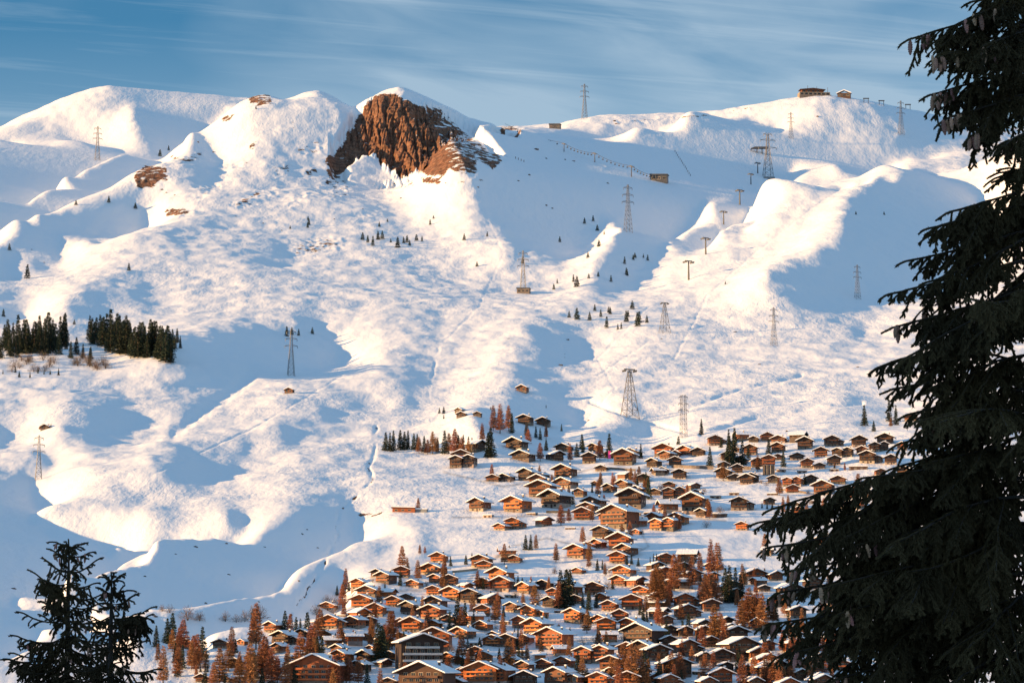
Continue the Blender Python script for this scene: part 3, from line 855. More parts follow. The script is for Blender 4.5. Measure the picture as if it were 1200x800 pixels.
def roof_prof(w, z_eave, pitch, over, lift, thick, rnd=0.0, skew=0.0):
    """cross-section of a saddle roof layer: from `lift` above the wall line, `thick` tall"""
    t = math.tan(pitch); e = w / 2 + over; zr = z_eave + w / 2 * t
    ze = z_eave - over * t
    if rnd:                                              # snow: rounded eaves and ridge
        top = [(e, ze + lift + 0.03), (e + 0.02, ze + lift + thick * 0.55), (e - 0.22, ze + lift + thick + 0.06), (w * 0.2, z_eave + (w / 2 - w * 0.2) * t + lift + thick * 1.08),
               (w * 0.04, zr + lift + thick * 0.93), (-w * 0.04, zr + lift + thick * 0.93), (-w * 0.2, z_eave + (w / 2 - w * 0.2) * t + lift + thick * 1.08),
               (-e + 0.22, ze + lift + thick + 0.06), (-e - 0.02, ze + lift + thick * 0.55), (-e, ze + lift + 0.03)]
        return top + [(0, zr + lift + 0.005)]
    return [(e, ze + lift), (e, ze + lift + thick), (0, zr + lift + thick), (-e, ze + lift + thick), (-e, ze + lift), (0, zr + lift)]

def window(root, x, z, w, h, lvl, side=0, face=0.0, shutters=False):
    """a window in the front (side 0, wall plane y = face) or the right / left wall (plane x = face)"""
    f = MB(); fr = 0.13
    f.box(-w / 2 - fr, w / 2 + fr, -0.07, 0.02, -h / 2 - fr, -h / 2); f.box(-w / 2 - fr, w / 2 + fr, -0.07, 0.02, h / 2, h / 2 + fr)
    f.box(-w / 2 - fr, -w / 2, -0.065, 0.02, -h / 2, h / 2); f.box(w / 2, w / 2 + fr, -0.065, 0.02, -h / 2, h / 2)
    if w > 1.3: f.box(-0.05, 0.05, -0.05, 0.02, -h / 2, h / 2)
    if lvl < 2: f.box(-w / 2, w / 2, -0.03, 0.0, -h / 2, h / 2, 1)
    loc, rz = ((x, face, z), 0) if side == 0 else ((face, x, z), math.pi / 2 if side == 1 else -math.pi / 2)
    o = f.build('window', [M_FRAME, M_GLASS], root, loc, rz)
    if lvl >= 2:
        p = MB(); p.box(-w / 2, w / 2, -0.03, 0.0, -h / 2, h / 2); p.build('pane', [M_GLASS], o)
    return o

def block(root, x0, y0, z0, w, d, hb, hw, lvl, pitch=0.37, over=1.3, snow=0.62, nwin=3, floors=2, balc=True, base=None, chimney=True, white=False, rows_side=True, wall_m=None):
    """one gabled volume: front gable on the plane y = y0, centred on x0"""
    def at(mb, name, mats, parent=root): return mb.build(name, mats, parent, (x0, y0, z0))
    t = math.tan(pitch); ze = hb + hw
    b = MB(); b.box(-w / 2 + 0.05, w / 2 - 0.05, 0.05, d, -5.0, hb); at(b, 'base', [base or M_STONE])
    wl = MB(); wl.prism([(w / 2, hb), (w / 2, ze), (0, ze + w / 2 * t), (-w / 2, ze), (-w / 2, hb)][::-1], 0, d); at(wl, 'wall', [wall_m or M_WOOD])
    r = MB(); r.prism(roof_prof(w, ze, pitch, over, 0.02, 0.28), -over * 1.45, d + over * 0.8)
    for fx in (-0.5, -0.25, 0.0, 0.25, 0.5):
        zz = ze + (w / 2 - abs(fx) * w) * t - 0.22
        r.box(fx * w - 0.13, fx * w + 0.13, -over * 1.3, -0.02, zz - 0.16, zz + 0.08)
    rf = at(r, 'roof', [M_TRIM])
    sn = MB(); sn.prism(roof_prof(w, ze, pitch, over - 0.03, 0.303, snow, 1), -over * 1.45 + 0.04, d + over * 0.8 - 0.05); at(sn, 'roof_snow', [M_SNOW])
    fh = hw / floors
    if balc:
        for k in range(floors):
            zb = hb + k * fh + 0.02
            bw = w * (0.92 if k < floors - 1 or floors == 1 else 0.80)
            bm = MB(); bm.box(-bw / 2, bw / 2, -1.25, -0.01, zb - 0.16, zb)
            for sx in (-1, 1): bm.box(sx * bw / 2 - 0.09, sx * bw / 2 + 0.09, -1.2, -1.02, zb, zb + fh * 0.96)
            bo = at(bm, 'balcony', [M_TRIM])
            rl = MB(); rl.box(-bw / 2, bw / 2, -1.27, -1.19, zb + 0.10, zb + 0.98)
            rl.box(-bw / 2, -bw / 2 + 0.07, -1.17, -0.02, zb + 0.10, zb + 0.95); rl.box(bw / 2 - 0.07, bw / 2, -1.17, -0.02, zb + 0.10, zb + 0.95)
            if lvl >= 1: rl.build('railing', [M_WHITE if white else M_WOOD], bo)
            else: bpy.data.meshes.remove(rl.build('railing', [M_WOOD], None).data)
    for k in range(floors):
        n = nwin if k < floors - 1 or floors == 1 else max(2, nwin - 1)
        for i in range(n):
            x = (i + 0.5) / n * w * 0.86 - w * 0.43
            window(root, x0 + x, z0 + hb + k * fh + fh * 0.56, min(1.7, w / n * 0.58), fh * 0.66, lvl, 0, y0)
    if lvl >= 1:
        for i in range(2): window(root, x0 + (i - 0.5) * w * 0.5, z0 + hb * 0.55, 1.3, hb * 0.34, 1, 0, y0 + 0.05)
        dm = MB(); dm.box(-0.55, 0.55, -0.04, 0.0, 0.05, 2.1); dm.build('door', [M_TRIM], root, (x0 + w * 0.06, y0 + 0.05, z0))
    if rows_side and lvl >= 1:
        for sd, fx in ((1, x0 + w / 2), (-1, x0 - w / 2)):
            for i in range(2): window(root, y0 + d * (0.3 + 0.4 * i), z0 + hb + fh * 0.55, 1.2, fh * 0.46, 1, sd, fx)
    if chimney:
        c = MB(); zc = ze + w * 0.22 * t
        c.box(-0.45, 0.45, -0.45, 0.45, zc - 0.6, zc + 2.3); co_ = c.build('chimney', [M_STONE], root, (x0 + w * 0.26, y0 + d * 0.55, z0))
        c2 = MB(); c2.box(-0.6, 0.6, -0.6, 0.6, zc + 2.3, zc + 2.75); c2.build('chimney_snow', [M_SNOW], co_)

def root_empty(name):
    o = bpy.data.objects.new(name, None); o.empty_display_size = 1
    return link(o)

KINDS_DESC = {}
def p_single(lvl, v):
    o = root_empty('chalet')
    w, d, hb, hw, fl, nw, ov = [(11.5, 11, 2.2, 4.2, 2, 3, 1.9), (12.5, 10, 2.0, 4.0, 2, 4, 2.1), (10.5, 12, 2.6, 4.0, 2, 3, 1.7), (13.0, 11, 2.5, 2.4, 1, 4, 1.9), (12.0, 12, 2.1, 4.6, 2, 4, 2.2)][v]
    block(o, 0, 0, 0, w, d, hb, hw, lvl, 0.36 + 0.03 * (v % 3), ov, 0.5 + 0.06 * (v % 3), nw, fl, True)
    return o, w
def p_twin(lvl, v):
    o = root_empty('twin_gabled_chalet')
    a, b = (9.0, 8.2) if v == 0 else (8.4, 9.6)
    block(o, -a / 2 - 0.1, 0, 0, a, 11, 2.6, 4.4, lvl, 0.38, 1.1, 0.5, 2, 2, True, chimney=False)
    block(o, b / 2 + 0.1, 2.6 if v == 0 else -1.8, 0.9 if v == 0 else -0.7, b, 11, 2.4, 4.4, lvl, 0.38, 1.1, 0.55, 3, 2, True)
    return o, a + b
def p_cross(lvl, v):
    o = root_empty('side_gabled_chalet')
    block(o, 0, 0, 0, 11.5, 12, 2.7, 4.6, lvl, 0.37, 1.5, 0.5, 3, 2, True)
    block(o, 7.6, 4.2, 0.1, 6.6, 7.5, 2.3, 2.5, lvl, 0.36, 1.0, 0.5, 2, 1, False, chimney=False)
    return o, 15.0
def p_big(lvl, v):
    o = root_empty('large_chalet')
    w, fl = ((20, 3), (23, 3), (18, 3))[v]
    block(o, 0, 0, 0, w, 15, 3.0, 7.2, lvl, 0.37, 2.0, 0.55, 6, fl, True, white=False)
    return o, w
def p_block(lvl, v):
    o = root_empty('apartment_block')
    block(o, 0, 0, 0, 18, 15, 2.6, 10.6, 2, 0.33, 1.6, 0.5, 5, 4, True, white=True, base=M_CONC, wall_m=M_TRIM)
    return o, 18
def p_hut(lvl, v):
    o = root_empty('timber_hut')
    w = (7.5, 8.5)[v]
    block(o, 0, 0, 0, w, 7, 1.2, 2.4, min(lvl, 0), 0.42, 0.9, 0.45, 2, 1, False, base=M_DARKSTONE, chimney=False)
    return o, w
def p_shed(lvl, v):
    o = root_empty('garage')
    w, d = ((10, 7), (15, 7))[v]
    b = MB(); b.box(-w / 2, w / 2, 0, d, -4, 2.7); b.build('wall', [M_STONE if v == 0 else M_DARKSTONE], o)
    r = MB(); r.box(-w / 2 - 0.4, w / 2 + 0.4, -0.6, d, 2.703, 2.95); r.build('roof', [M_TRIM], o)
    s = MB(); s.prism([(w / 2 + 0.35, 2.955), (w / 2 + 0.35, 3.35), (w / 2 - 0.3, 3.6), (-w / 2 + 0.3, 3.6), (-w / 2 - 0.35, 3.35), (-w / 2 - 0.35, 2.955)][::-1], -0.55, d); s.build('roof_snow', [M_SNOW], o)
    for i in range(v + 2):
        g = MB(); x = ((i + 0.5) / (v + 2) - 0.5) * w; g.box(x - 1.3, x + 1.3, -0.05, -0.005, 0.05, 2.3); g.build('garage_door', [M_TRIM], o)
    return o, w
def p_tower(lvl, v):
    o = root_empty('stilted_house')
    block(o, 0, 0, 7.5, 9, 9, 0.6, 4.2, 2, 0.38, 1.2, 0.5, 3, 2, True, chimney=False)
    for sx in (-1, -0.33, 0.33, 1):
        l = MB(); l.box(sx * 3.9 - 0.3, sx * 3.9 + 0.3, 0.1, 0.7, -3, 7.49); l.build('stilt', [M_STONE], o)
    c = MB(); c.box(-4.0, 4.0, 1.2, 8.5, -3, 7.48); c.build('base', [M_DARKSTONE], o)
    # the deep plinth made by block() is not part of a house on stilts
    for ch in list(o.children):
        if ch.name.startswith('base') and abs(ch.location.z - 7.5) < 0.01: bpy.data.objects.remove(ch)
    return o, 9
def p_barn(lvl, v):
    o = root_empty('long_barn')
    b = MB(); b.box(-7.5, 7.5, 0, 7, -4, 2.9); b.build('wall', [M_WOOD], o)
    r = MB(); r.prism([(-8.2, 2.903), (7.9, 2.903), (7.9, 3.2), (-8.2, 3.7)], -0.8, 7.5); r.build('roof', [M_TRIM], o)
    s = MB(); s.prism([(-8.1, 3.71), (7.8, 3.215), (7.8, 3.65), (-8.1, 4.15)], -0.75, 7.4); s.build('roof_snow', [M_SNOW], o)
    a = MB(); a.box(7.52, 15.0, 1.5, 7, -4, 2.2); a.build('annex', [M_CONC], o)
    a2 = MB(); a2.prism([(7.52, 2.203), (15.6, 2.203), (15.6, 2.7), (7.52, 3.1)], 1.0, 7.3); a2.build('annex_snow', [M_SNOW], o)
    for i in range(3): window(o, -5 + i * 4.4, 1.6, 1.6, 0.9, 1, 0, 0.0)
    return o, 15
def p_conc(lvl, v):
    o = root_empty('concrete_building')
    b = MB(); b.box(-11, 11, 0, 14, -4, 5.0); b.box(-13.5, -7, -1.5, 6, -4, 9.0); b.build('wall', [M_CONC], o)
    s = MB(); s.box(-6.9, 10.9, 0.1, 13.9, 5.003, 5.5); s.box(-13.4, -7.1, -1.4, 5.9, 9.003, 9.5); s.build('roof_snow', [M_SNOW], o)
    for k in range(2): window(o, -10.2, 3.0 + 3.2 * k, 3.6, 1.7, 2, 0, -1.5)
    for k in range(4): window(o, -4.5 + 4 * k, 2.6, 2.2, 1.5, 2, 0, 0.0)
    return o, 24

MAKERS = {'s': (p_single, 5), 't': (p_twin, 2), 'x': (p_cross, 1), 'B': (p_big, 3), 'A': (p_block, 1), 'h': (p_hut, 2), 'g': (p_shed, 2), 'T': (p_tower, 1), 'L': (p_barn, 1), 'C': (p_conc, 1)}
TREE_OF = {}
def kids(o): return TREE_OF.setdefault(o.name, list(o.children))
def copy_tree(o, parent=None):
    c = o.copy(); COL.objects.link(c)
    if parent is not None: c.parent = parent
    TREE_OF[c.name] = [copy_tree(ch, c) for ch in kids(o)]
    return c

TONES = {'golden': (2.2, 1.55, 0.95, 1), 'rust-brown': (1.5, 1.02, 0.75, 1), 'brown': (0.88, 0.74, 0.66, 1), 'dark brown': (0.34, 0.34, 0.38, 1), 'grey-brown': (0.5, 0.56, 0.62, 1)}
CACHE = {}
RAIL = random.Random(3)
def put_house(px, py, wpx, kind, var, tone, rot, scale_w=None):
    x, y, z = ground_at(px, py)
    dist = math.hypot(y, z)
    lvl = 2 if wpx >= 24 else 1 if wpx >= 17 else 0
    fn, nv = MAKERS[kind]; var %= nv
    key = (kind, var, lvl)
    if key not in CACHE:
        o, w = fn(lvl, var); CACHE[key] = (o, w)
    else:
        o0, w = CACHE[key]; o = copy_tree(o0)
    over = 3.9 if kind in 'stxBA' else 1.8
    s = wpx * dist / FOC / (w + over)
    rz = math.radians(rot)
    o.rotation_euler = (0, 0, rz)
    o.scale = (s, s, s * 1.04)
    o.location = (x, y + 0.3 * s, z - 0.2)
    for ch in kids(o):
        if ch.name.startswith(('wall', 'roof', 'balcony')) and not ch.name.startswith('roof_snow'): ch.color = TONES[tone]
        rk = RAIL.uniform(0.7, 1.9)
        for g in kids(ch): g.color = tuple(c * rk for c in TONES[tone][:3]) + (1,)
    ITEMS.append(dict(o=o, px=px, py=py - wpx * 0.25, kind='house', fam='chalet', w=wpx, tone=tone, type=kind))
    return o
# ---------------------------------------------------------------- where every house stands: (col, row of its foot, width, type)
HOUSES = [
 (611,460,15,'h'),(537,484,12,'h'),(540,489,13,'h'),(559,488,11,'h'),(338,461,12,'h'),(52,504,12,'h'),
 (614,497,20,'s'),(636,499,19,'s'),(541,548,34,'t'),(540,538,25,'s'),(563,529,21,'s'),(602,527,27,'s'),(610,540,28,'s'),
 (577,564,19,'s'),(590,564,21,'s'),(615,563,23,'s'),(632,561,18,'s'),(473,600,30,'L'),(558,599,25,'s'),(601,600,33,'s'),(585,621,19,'s'),(600,620,27,'x'),
 (659,529,22,'s'),(654,540,20,'s'),(695,529,17,'s'),(690,543,21,'s'),(659,560,27,'s'),(659,572,28,'s'),(629,571,24,'s'),(632,583,35,'s'),
 (645,595,33,'s'),(661,582,11,'h'),(693,594,28,'s'),(641,616,20,'s'),(682,609,25,'s'),(687,602,24,'s'),(703,632,31,'x'),(697,569,11,'h'),(571,606,13,'g'),
 (738,536,25,'s'),(730,545,30,'s'),(777,534,27,'s'),(779,538,18,'s'),(802,533,21,'s'),(791,535,13,'h'),(818,534,19,'s'),(838,522,24,'x'),
 (766,556,18,'s'),(776,556,17,'s'),(796,561,20,'s'),(853,539,19,'s'),(847,560,21,'s'),(861,563,19,'s'),(875,567,21,'s'),
 (729,572,19,'s'),(736,562,16,'s'),(745,579,19,'s'),(738,596,37,'s'),(775,600,24,'s'),(790,584,31,'t'),(815,583,21,'s'),(811,599,34,'s'),(838,584,14,'g'),
 (866,598,31,'x'),(843,606,19,'g'),(719,619,43,'B'),(775,622,34,'t'),(792,615,27,'s'),(745,626,11,'h'),(869,621,18,'s'),
 (883,518,14,'s'),(899,517,17,'s'),(912,519,21,'s'),(942,516,23,'s'),(943,526,23,'s'),(975,523,25,'x'),(1007,524,22,'s'),(1037,520,24,'s'),(1031,529,27,'t'),
 (987,536,28,'t'),(934,539,20,'s'),(1016,543,29,'x'),(1044,544,19,'s'),(946,548,18,'s'),(960,549,17,'s'),(940,554,13,'g'),(901,557,18,'T'),
 (880,566,22,'s'),(928,570,26,'t'),(964,579,28,'s'),(982,567,22,'s'),(1034,567,22,'s'),(1039,577,19,'s'),(994,586,22,'s'),(958,589,17,'g'),(1006,550,24,'g'),
 (1000,606,42,'C'),(994,614,20,'s'),(935,603,22,'s'),(1067,493,18,'s'),(1060,560,22,'s'),(1058,590,24,'s'),(1062,612,24,'s'),
 (214,758,22,'s'),(258,759,24,'s'),(316,741,21,'s'),(328,758,36,'x'),(275,782,20,'s'),(236,799,19,'s'),(266,799,15,'s'),(384,735,25,'s'),(382,757,20,'s'),(394,767,20,'s'),
 (367,804,66,'B'),(318,802,11,'h'),(282,755,12,'h'),
 (429,699,29,'s'),(422,713,29,'s'),(460,710,21,'s'),(476,704,20,'s'),(425,727,23,'s'),(439,721,25,'s'),(477,720,31,'s'),(507,714,27,'s'),(528,703,28,'s'),(549,706,32,'x'),
 (504,674,32,'s'),(509,683,19,'s'),(526,686,23,'s'),(562,665,27,'s'),(504,726,31,'s'),(469,735,18,'s'),(481,741,29,'s'),(385,737,32,'s'),(412,735,24,'s'),(433,733,20,'s'),
 (565,722,22,'s'),(397,775,24,'s'),(434,764,15,'s'),(426,778,26,'s'),(507,750,23,'t'),(538,747,29,'s'),(507,763,46,'B'),(495,790,61,'A'),(493,816,66,'B'),(572,756,17,'s'),(562,803,46,'B'),(428,750,15,'s'),
 (587,652,26,'s'),(602,659,20,'s'),(567,666,22,'s'),(583,681,31,'s'),(586,693,28,'s'),(674,654,29,'s'),(698,642,20,'s'),(687,645,18,'s'),(725,645,33,'s'),(731,651,24,'s'),
 (676,672,17,'s'),(728,675,29,'s'),(724,686,23,'s'),(695,697,27,'s'),(704,704,18,'s'),(643,711,21,'s'),(713,716,22,'s'),(740,714,31,'s'),(618,725,31,'x'),(670,730,34,'x'),(710,740,29,'s'),(736,740,28,'s'),
 (624,744,31,'s'),(577,757,24,'s'),(593,758,27,'s'),(643,761,43,'B'),(747,758,46,'B'),(692,778,48,'t'),(596,781,20,'s'),(636,784,23,'s'),(627,773,16,'s'),(659,782,25,'s'),(612,787,21,'s'),(715,787,33,'s'),
 (734,766,26,'s'),(749,769,29,'s'),(772,774,33,'s'),(774,724,19,'s'),(577,802,41,'B'),(614,804,34,'s'),(650,804,43,'x'),(650,768,19,'s'),(767,688,16,'s'),
 (815,659,23,'s'),(801,668,21,'s'),(886,679,29,'s'),(910,680,21,'s'),(803,712,33,'s'),(779,725,23,'s'),(806,725,33,'s'),(826,739,21,'s'),(864,753,34,'s'),(916,711,27,'s'),(929,700,29,'s'),(884,685,20,'s'),
 (872,774,43,'B'),(807,769,38,'s'),(784,758,24,'s'),(890,776,28,'s'),(902,776,18,'s'),(846,776,30,'s'),(794,794,41,'B'),(852,787,21,'s'),(846,802,33,'s'),(902,785,33,'s'),(913,796,37,'s'),(938,767,35,'s'),(939,787,23,'s'),(957,788,18,'s'),
 (785,807,33,'s'),(862,808,17,'s'),(886,807,22,'s'),(700,806,36,'s'),(735,806,34,'s'),(830,807,24,'s'),(925,809,28,'s'),(965,806,30,'s'),(980,760,30,'s'),(985,785,30,'s'),(532,806,24,'s'),(965,640,22,'s'),(905,650,18,'s'),(955,690,24,'s'),
 (548,720,12,'g'),(520,720,13,'g'),(450,748,13,'g'),(597,700,14,'g'),(655,690,12,'h'),(690,760,14,'g'),(668,762,15,'g'),(720,757,13,'g'),(555,756,14,'g'),(610,765,13,'g'),(655,718,13,'g'),(760,603,13,'g'),(700,600,13,'g'),(622,603,14,'g'),(668,620,13,'g'),(745,604,13,'g'),(860,580,13,'g'),(905,580,14,'g'),(915,553,12,'g'),(978,552,12,'g'),(590,731,14,'g'),(690,722,13,'g'),(762,735,14,'g'),(840,725,14,'g'),(820,790,15,'g'),(340,772,14,'g'),(455,718,13,'g'),(400,722,13,'g'),
 (455,806,22,'s'),(690,800,22,'s'),
]
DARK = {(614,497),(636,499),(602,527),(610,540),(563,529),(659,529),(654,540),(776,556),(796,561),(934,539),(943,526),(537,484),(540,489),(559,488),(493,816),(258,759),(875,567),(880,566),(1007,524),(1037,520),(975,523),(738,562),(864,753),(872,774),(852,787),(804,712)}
VROT = random.Random(5)
FIXED = {(719, 619): 'brown', (214, 758): 'golden', (618, 725): 'golden', (338, 461): 'brown', (611, 460): 'brown', (495, 790): 'grey-brown', (632, 583): 'brown'}
# infill: small chalets squeezed between the others in the lower village
IN = random.Random(21); tries = 0
while tries < 4000 and sum(1 for h in HOUSES if len(h) == 5) < 105:
    tries += 1
    py = IN.uniform(655, 806); px = IN.uniform(max(215, 470 - (py - 655) * 1.5), 985); w = IN.uniform(17, 25)
    if px > 840 and py < 690: continue
    if 590 < px < 720 and py < 690: continue
    if all(abs(px - h[0]) > (w + h[2]) * 0.36 or abs(py - h[1]) > 7.0 for h in HOUSES): HOUSES.append((round(px), round(py), round(w), 's', 1))
for x0, x1, y0, y1, n in ((850, 1062, 516, 600, 26), (650, 850, 530, 626, 16)):
    tries = k = 0
    while tries < 3000 and k < n:
        tries += 1; px = IN.uniform(x0, x1); py = IN.uniform(y0, y1); w = IN.uniform(15, 20)
        if all(abs(px - h[0]) > (w + h[2]) * 0.43 or abs(py - h[1]) > 7 for h in HOUSES): HOUSES.append((round(px), round(py), round(w), 's', 1)); k += 1
HOUSES = [h[:4] for h in HOUSES]
HOUSES.sort(key=lambda h: h[1])
for (px, py, w, k) in HOUSES:
    # gables look down the valley: to the west on the left of the village, straight out on the right
    if py > 640 and px > 760: rot = 14 + VROT.uniform(-10, 12)
    elif py < 620 and px > 830: rot = -4 + VROT.uniform(-14, 8)
    else: rot = -20 + VROT.uniform(-14, 16)
    if k in 'C': rot = -6
    if k in 'L': rot = -8
    if k in 'A': rot = 12
    if k in 'sx' and w < 28 and VROT.random() < 0.16: rot += VROT.choice((-62, 55, 70))
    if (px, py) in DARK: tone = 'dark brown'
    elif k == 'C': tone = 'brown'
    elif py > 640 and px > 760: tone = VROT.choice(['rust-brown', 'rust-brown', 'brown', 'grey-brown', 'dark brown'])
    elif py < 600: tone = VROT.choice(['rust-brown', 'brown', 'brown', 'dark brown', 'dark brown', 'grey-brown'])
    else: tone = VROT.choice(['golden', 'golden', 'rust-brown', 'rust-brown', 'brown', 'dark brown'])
    if k == 's' and w >= 30 and VROT.random() < 0.25: k = 'x'
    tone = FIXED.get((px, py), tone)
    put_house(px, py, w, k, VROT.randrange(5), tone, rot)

# ---------------------------------------------------------------- trees among the houses: (col, row of the foot, height, kind)
VT = """s452,528,22 s457,529,23 s461,529,25 s469,527,24 s474,527,22 s478,526,22 s485,527,20 s489,526,18 l491,531,18 s497,530,20 l501,532,16 l507,532,25 s513,530,18 l511,531,18 s521,532,28 l526,531,22 l533,532,28
s537,531,22 s543,529,20 l541,533,20 s549,529,18 l549,533,16 s553,528,16 l578,505,28 s575,536,36 l565,517,20 l586,508,32 l596,505,28 s600,508,24 s572,536,30 l619,520,16 l617,513,18 s628,513,14 l640,514,16 s633,515,14
l633,540,20 s640,528,14 l668,541,20 s676,535,16 s682,526,18 l703,539,22 s714,537,30 s671,591,17 s694,577,12 l718,577,22 s658,505,9 s683,530,16 s751,537,18 s747,577,18 s757,570,18 s760,585,27 s755,575,20 s822,509,19 s845,524,12
s854,527,25 s861,528,27 s832,547,24 s870,545,30 s852,545,20 b828,618,9 s855,546,36 s860,545,36 s877,540,18 s901,534,20 s918,547,20 l888,552,18 s1013,499,25 s1042,494,27 s1050,498,24 s1024,505,13 l1044,500,10 l978,550,8 l990,551,9
l1006,580,24 s1013,580,18 s1027,583,15 s991,593,14 s943,568,14 s893,595,7 s899,596,8 s905,595,7 s912,597,7 s917,596,7
s202,754,38 s196,752,30 s183,757,26 l191,802,42 s208,792,26 l185,775,20 l231,777,32 s237,770,36 l227,776,30 l257,804,42 l272,770,18 s276,764,16 l300,760,50 s297,752,40 l293,807,50 l310,797,48 l318,802,40 s307,806,24 s334,739,24 l340,740,20
s347,744,22 s352,740,16 s360,745,28 l352,786,42 l362,788,44 s377,780,34 s372,775,30 l368,762,26 s235,787,10 s243,787,9 l230,797,18 l335,806,36 l325,800,30 b220,725,16 b234,726,11 b199,717,9 b190,716,8 b264,727,12 b277,728,9 b287,727,13
b297,722,14 b304,725,16 l471,665,24 s469,686,18 l492,649,11 l498,648,8 s395,697,12 s402,697,16 l405,694,26 s409,694,13 s451,693,12 l403,722,18 s443,778,48 s447,778,46 l436,756,26 l466,762,24 s473,757,18 s486,770,16 s536,735,36 s545,737,32
l541,738,26 s527,738,22 s555,735,20 l552,786,30 s542,787,22 s560,782,24 l410,801,28 l420,802,30 s430,801,24 l375,750,34 l366,772,40 b371,720,12 s522,664,10 s528,663,12 s546,661,12 s553,657,10 l573,737,12 b383,705,9 b392,708,10
s616,644,18 s622,644,18 l628,644,17 s607,690,16 s612,690,14 l617,690,10 s603,690,14 s657,712,44 s664,713,46 s668,706,40 l655,713,30 l690,665,14 s700,668,14 s706,667,12 s735,662,12 s740,661,12 s748,663,10 l709,674,14 s690,715,24 s683,713,20
s699,712,18 s718,690,14 s676,704,14 s690,732,16 s685,728,14 s754,725,18 s750,720,16 s755,738,18 t607,757,26 s621,752,10 s603,740,6 s645,743,10 s654,741,8 l612,775,14 s608,772,16 s677,786,22 b684,755,9 b697,755,10 l730,802,44 l740,806,48
s755,802,38 l748,804,40 l722,804,30 s688,800,18 l770,715,50 t766,668,20 t769.5,668,20 t774,668,19 t762,669,17 b572,792,9 l833,675,40 l841,672,34 l765,700,30 l775,716,46 l790,692,40 l796,682,30 t803,672,18 l811,690,36 s855,706,44 s862,702,38
s850,705,40 s868,706,34 l829,713,34 l839,712,36 l837,757,46 s781,748,22 s807,742,24 l886,732,40 l878,736,44 l893,740,42 l870,732,30 l903,738,36 s907,737,30 l884,680,14 l896,678,12 s869,735,26 s773,802,30 l790,806,26 s866,790,34 s905,792,26
s877,797,20 l897,804,16 l919,804,20 l950,798,24 l930,777,40 s748,742,14 s753,737,22 s758,729,14 s924,740,24 l940,745,30 s945,700,20 s960,730,26 l968,735,30 s240,806,24 l250,808,30 l280,806,34 s345,806,26 l390,808,24 s515,736,14 l518,752,16
l450,748,16 s566,690,14 s560,700,12 b640,690,9 b650,672,8 b632,700,8 s575,706,14 s590,722,14 s598,716,12 b604,700,8 s640,730,12 l655,745,14 s668,748,14 s700,750,12 s762,742,16 b700,690,10 b712,690,10 s800,740,16 s818,752,18 l846,742,22
s825,780,20 l836,786,22 s760,790,22 l772,786,20 s585,772,14 s640,800,12 s606,762,14 s562,762,16 s548,762,14 b530,765,10 b470,770,9 s455,770,22 s404,770,14 l400,752,18 l414,752,14 s393,752,12"""
KK = {'s': 'spruce', 'l': 'larch', 'b': 'shrub', 't': 'spruce'}
for w in VT.split():
    a = [float(q) for q in w[1:].split(',')]
    put_tree(a[0], a[1], a[2], KK[w[0]], 'village', thin=(w[0] == 't'))

# smaller growth in the gardens, beside the houses
GD = random.Random(77)
LOW = [h for h in HOUSES if h[1] > 560]
for i in range(250):
    h = GD.choice(LOW); k = GD.choice('lllllbbb')
    px = h[0] + GD.choice((-1, 1)) * h[2] * GD.uniform(0.45, 0.85); py = h[1] + GD.uniform(-4, 5)
    if not (190 < px < 985): continue
    far = (py - 500) / 300
    put_tree(px, py, GD.uniform(9, 16) + far * GD.uniform(4, 22) if k != 'b' else GD.uniform(5, 8), KK[k], 'village')

# larch clumps at the lower right of the village and mixed trees along its lower left edge
for cx, cy, n, sx, sy in ((775,708,7,14,8),(835,708,6,12,7),(890,734,9,18,9),(845,755,5,12,6),(930,770,7,16,10),(740,800,6,16,5),(915,800,6,22,6),(800,800,4,14,5),(225,785,8,24,12),(290,795,9,26,9),(345,792,8,24,9),(395,800,5,16,6),(205,765,4,10,8),(560,790,4,12,6),(455,765,4,14,8)):
    for i in range(n):
        put_tree(cx + GD.gauss(0, sx * 0.6), min(808, cy + GD.gauss(0, sy * 0.6)), GD.uniform(18, 36), 'larch' if GD.random() < 0.80 else 'spruce', 'village')

# the wood on the left slope
WD = random.Random(8); WOOD = []
def wood(x0, x1, yb0, yb1, n, h0, h1, kind='spruce'):
    for i in range(n):
        px = x0 + (x1 - x0) * (i + WD.random()) / n
        py = yb0 + (yb1 - yb0) * (i + 0.5) / n + WD.uniform(-7, 7)
        WOOD.append((py, px, WD.uniform(h0, h1), kind))
wood(0, 78, 414, 410, 27, 24, 42); wood(104, 124, 402, 403, 7, 24, 34); wood(124, 148, 404, 412, 13, 30, 42); wood(138, 200, 408, 420, 30, 24, 40); wood(186, 213, 412, 404, 9, 14, 24)
wood(66, 112, 412, 424, 7, 10, 22); wood(2, 70, 434, 440, 8, 5, 9)
wood(12, 66, 430, 428, 14, 7, 12, 'shrub'); wood(86, 126, 425, 430, 9, 8, 14, 'shrub')
for py, px, h, kind in sorted(WOOD): put_tree(px, py, h, kind, 'wood', thin=False)

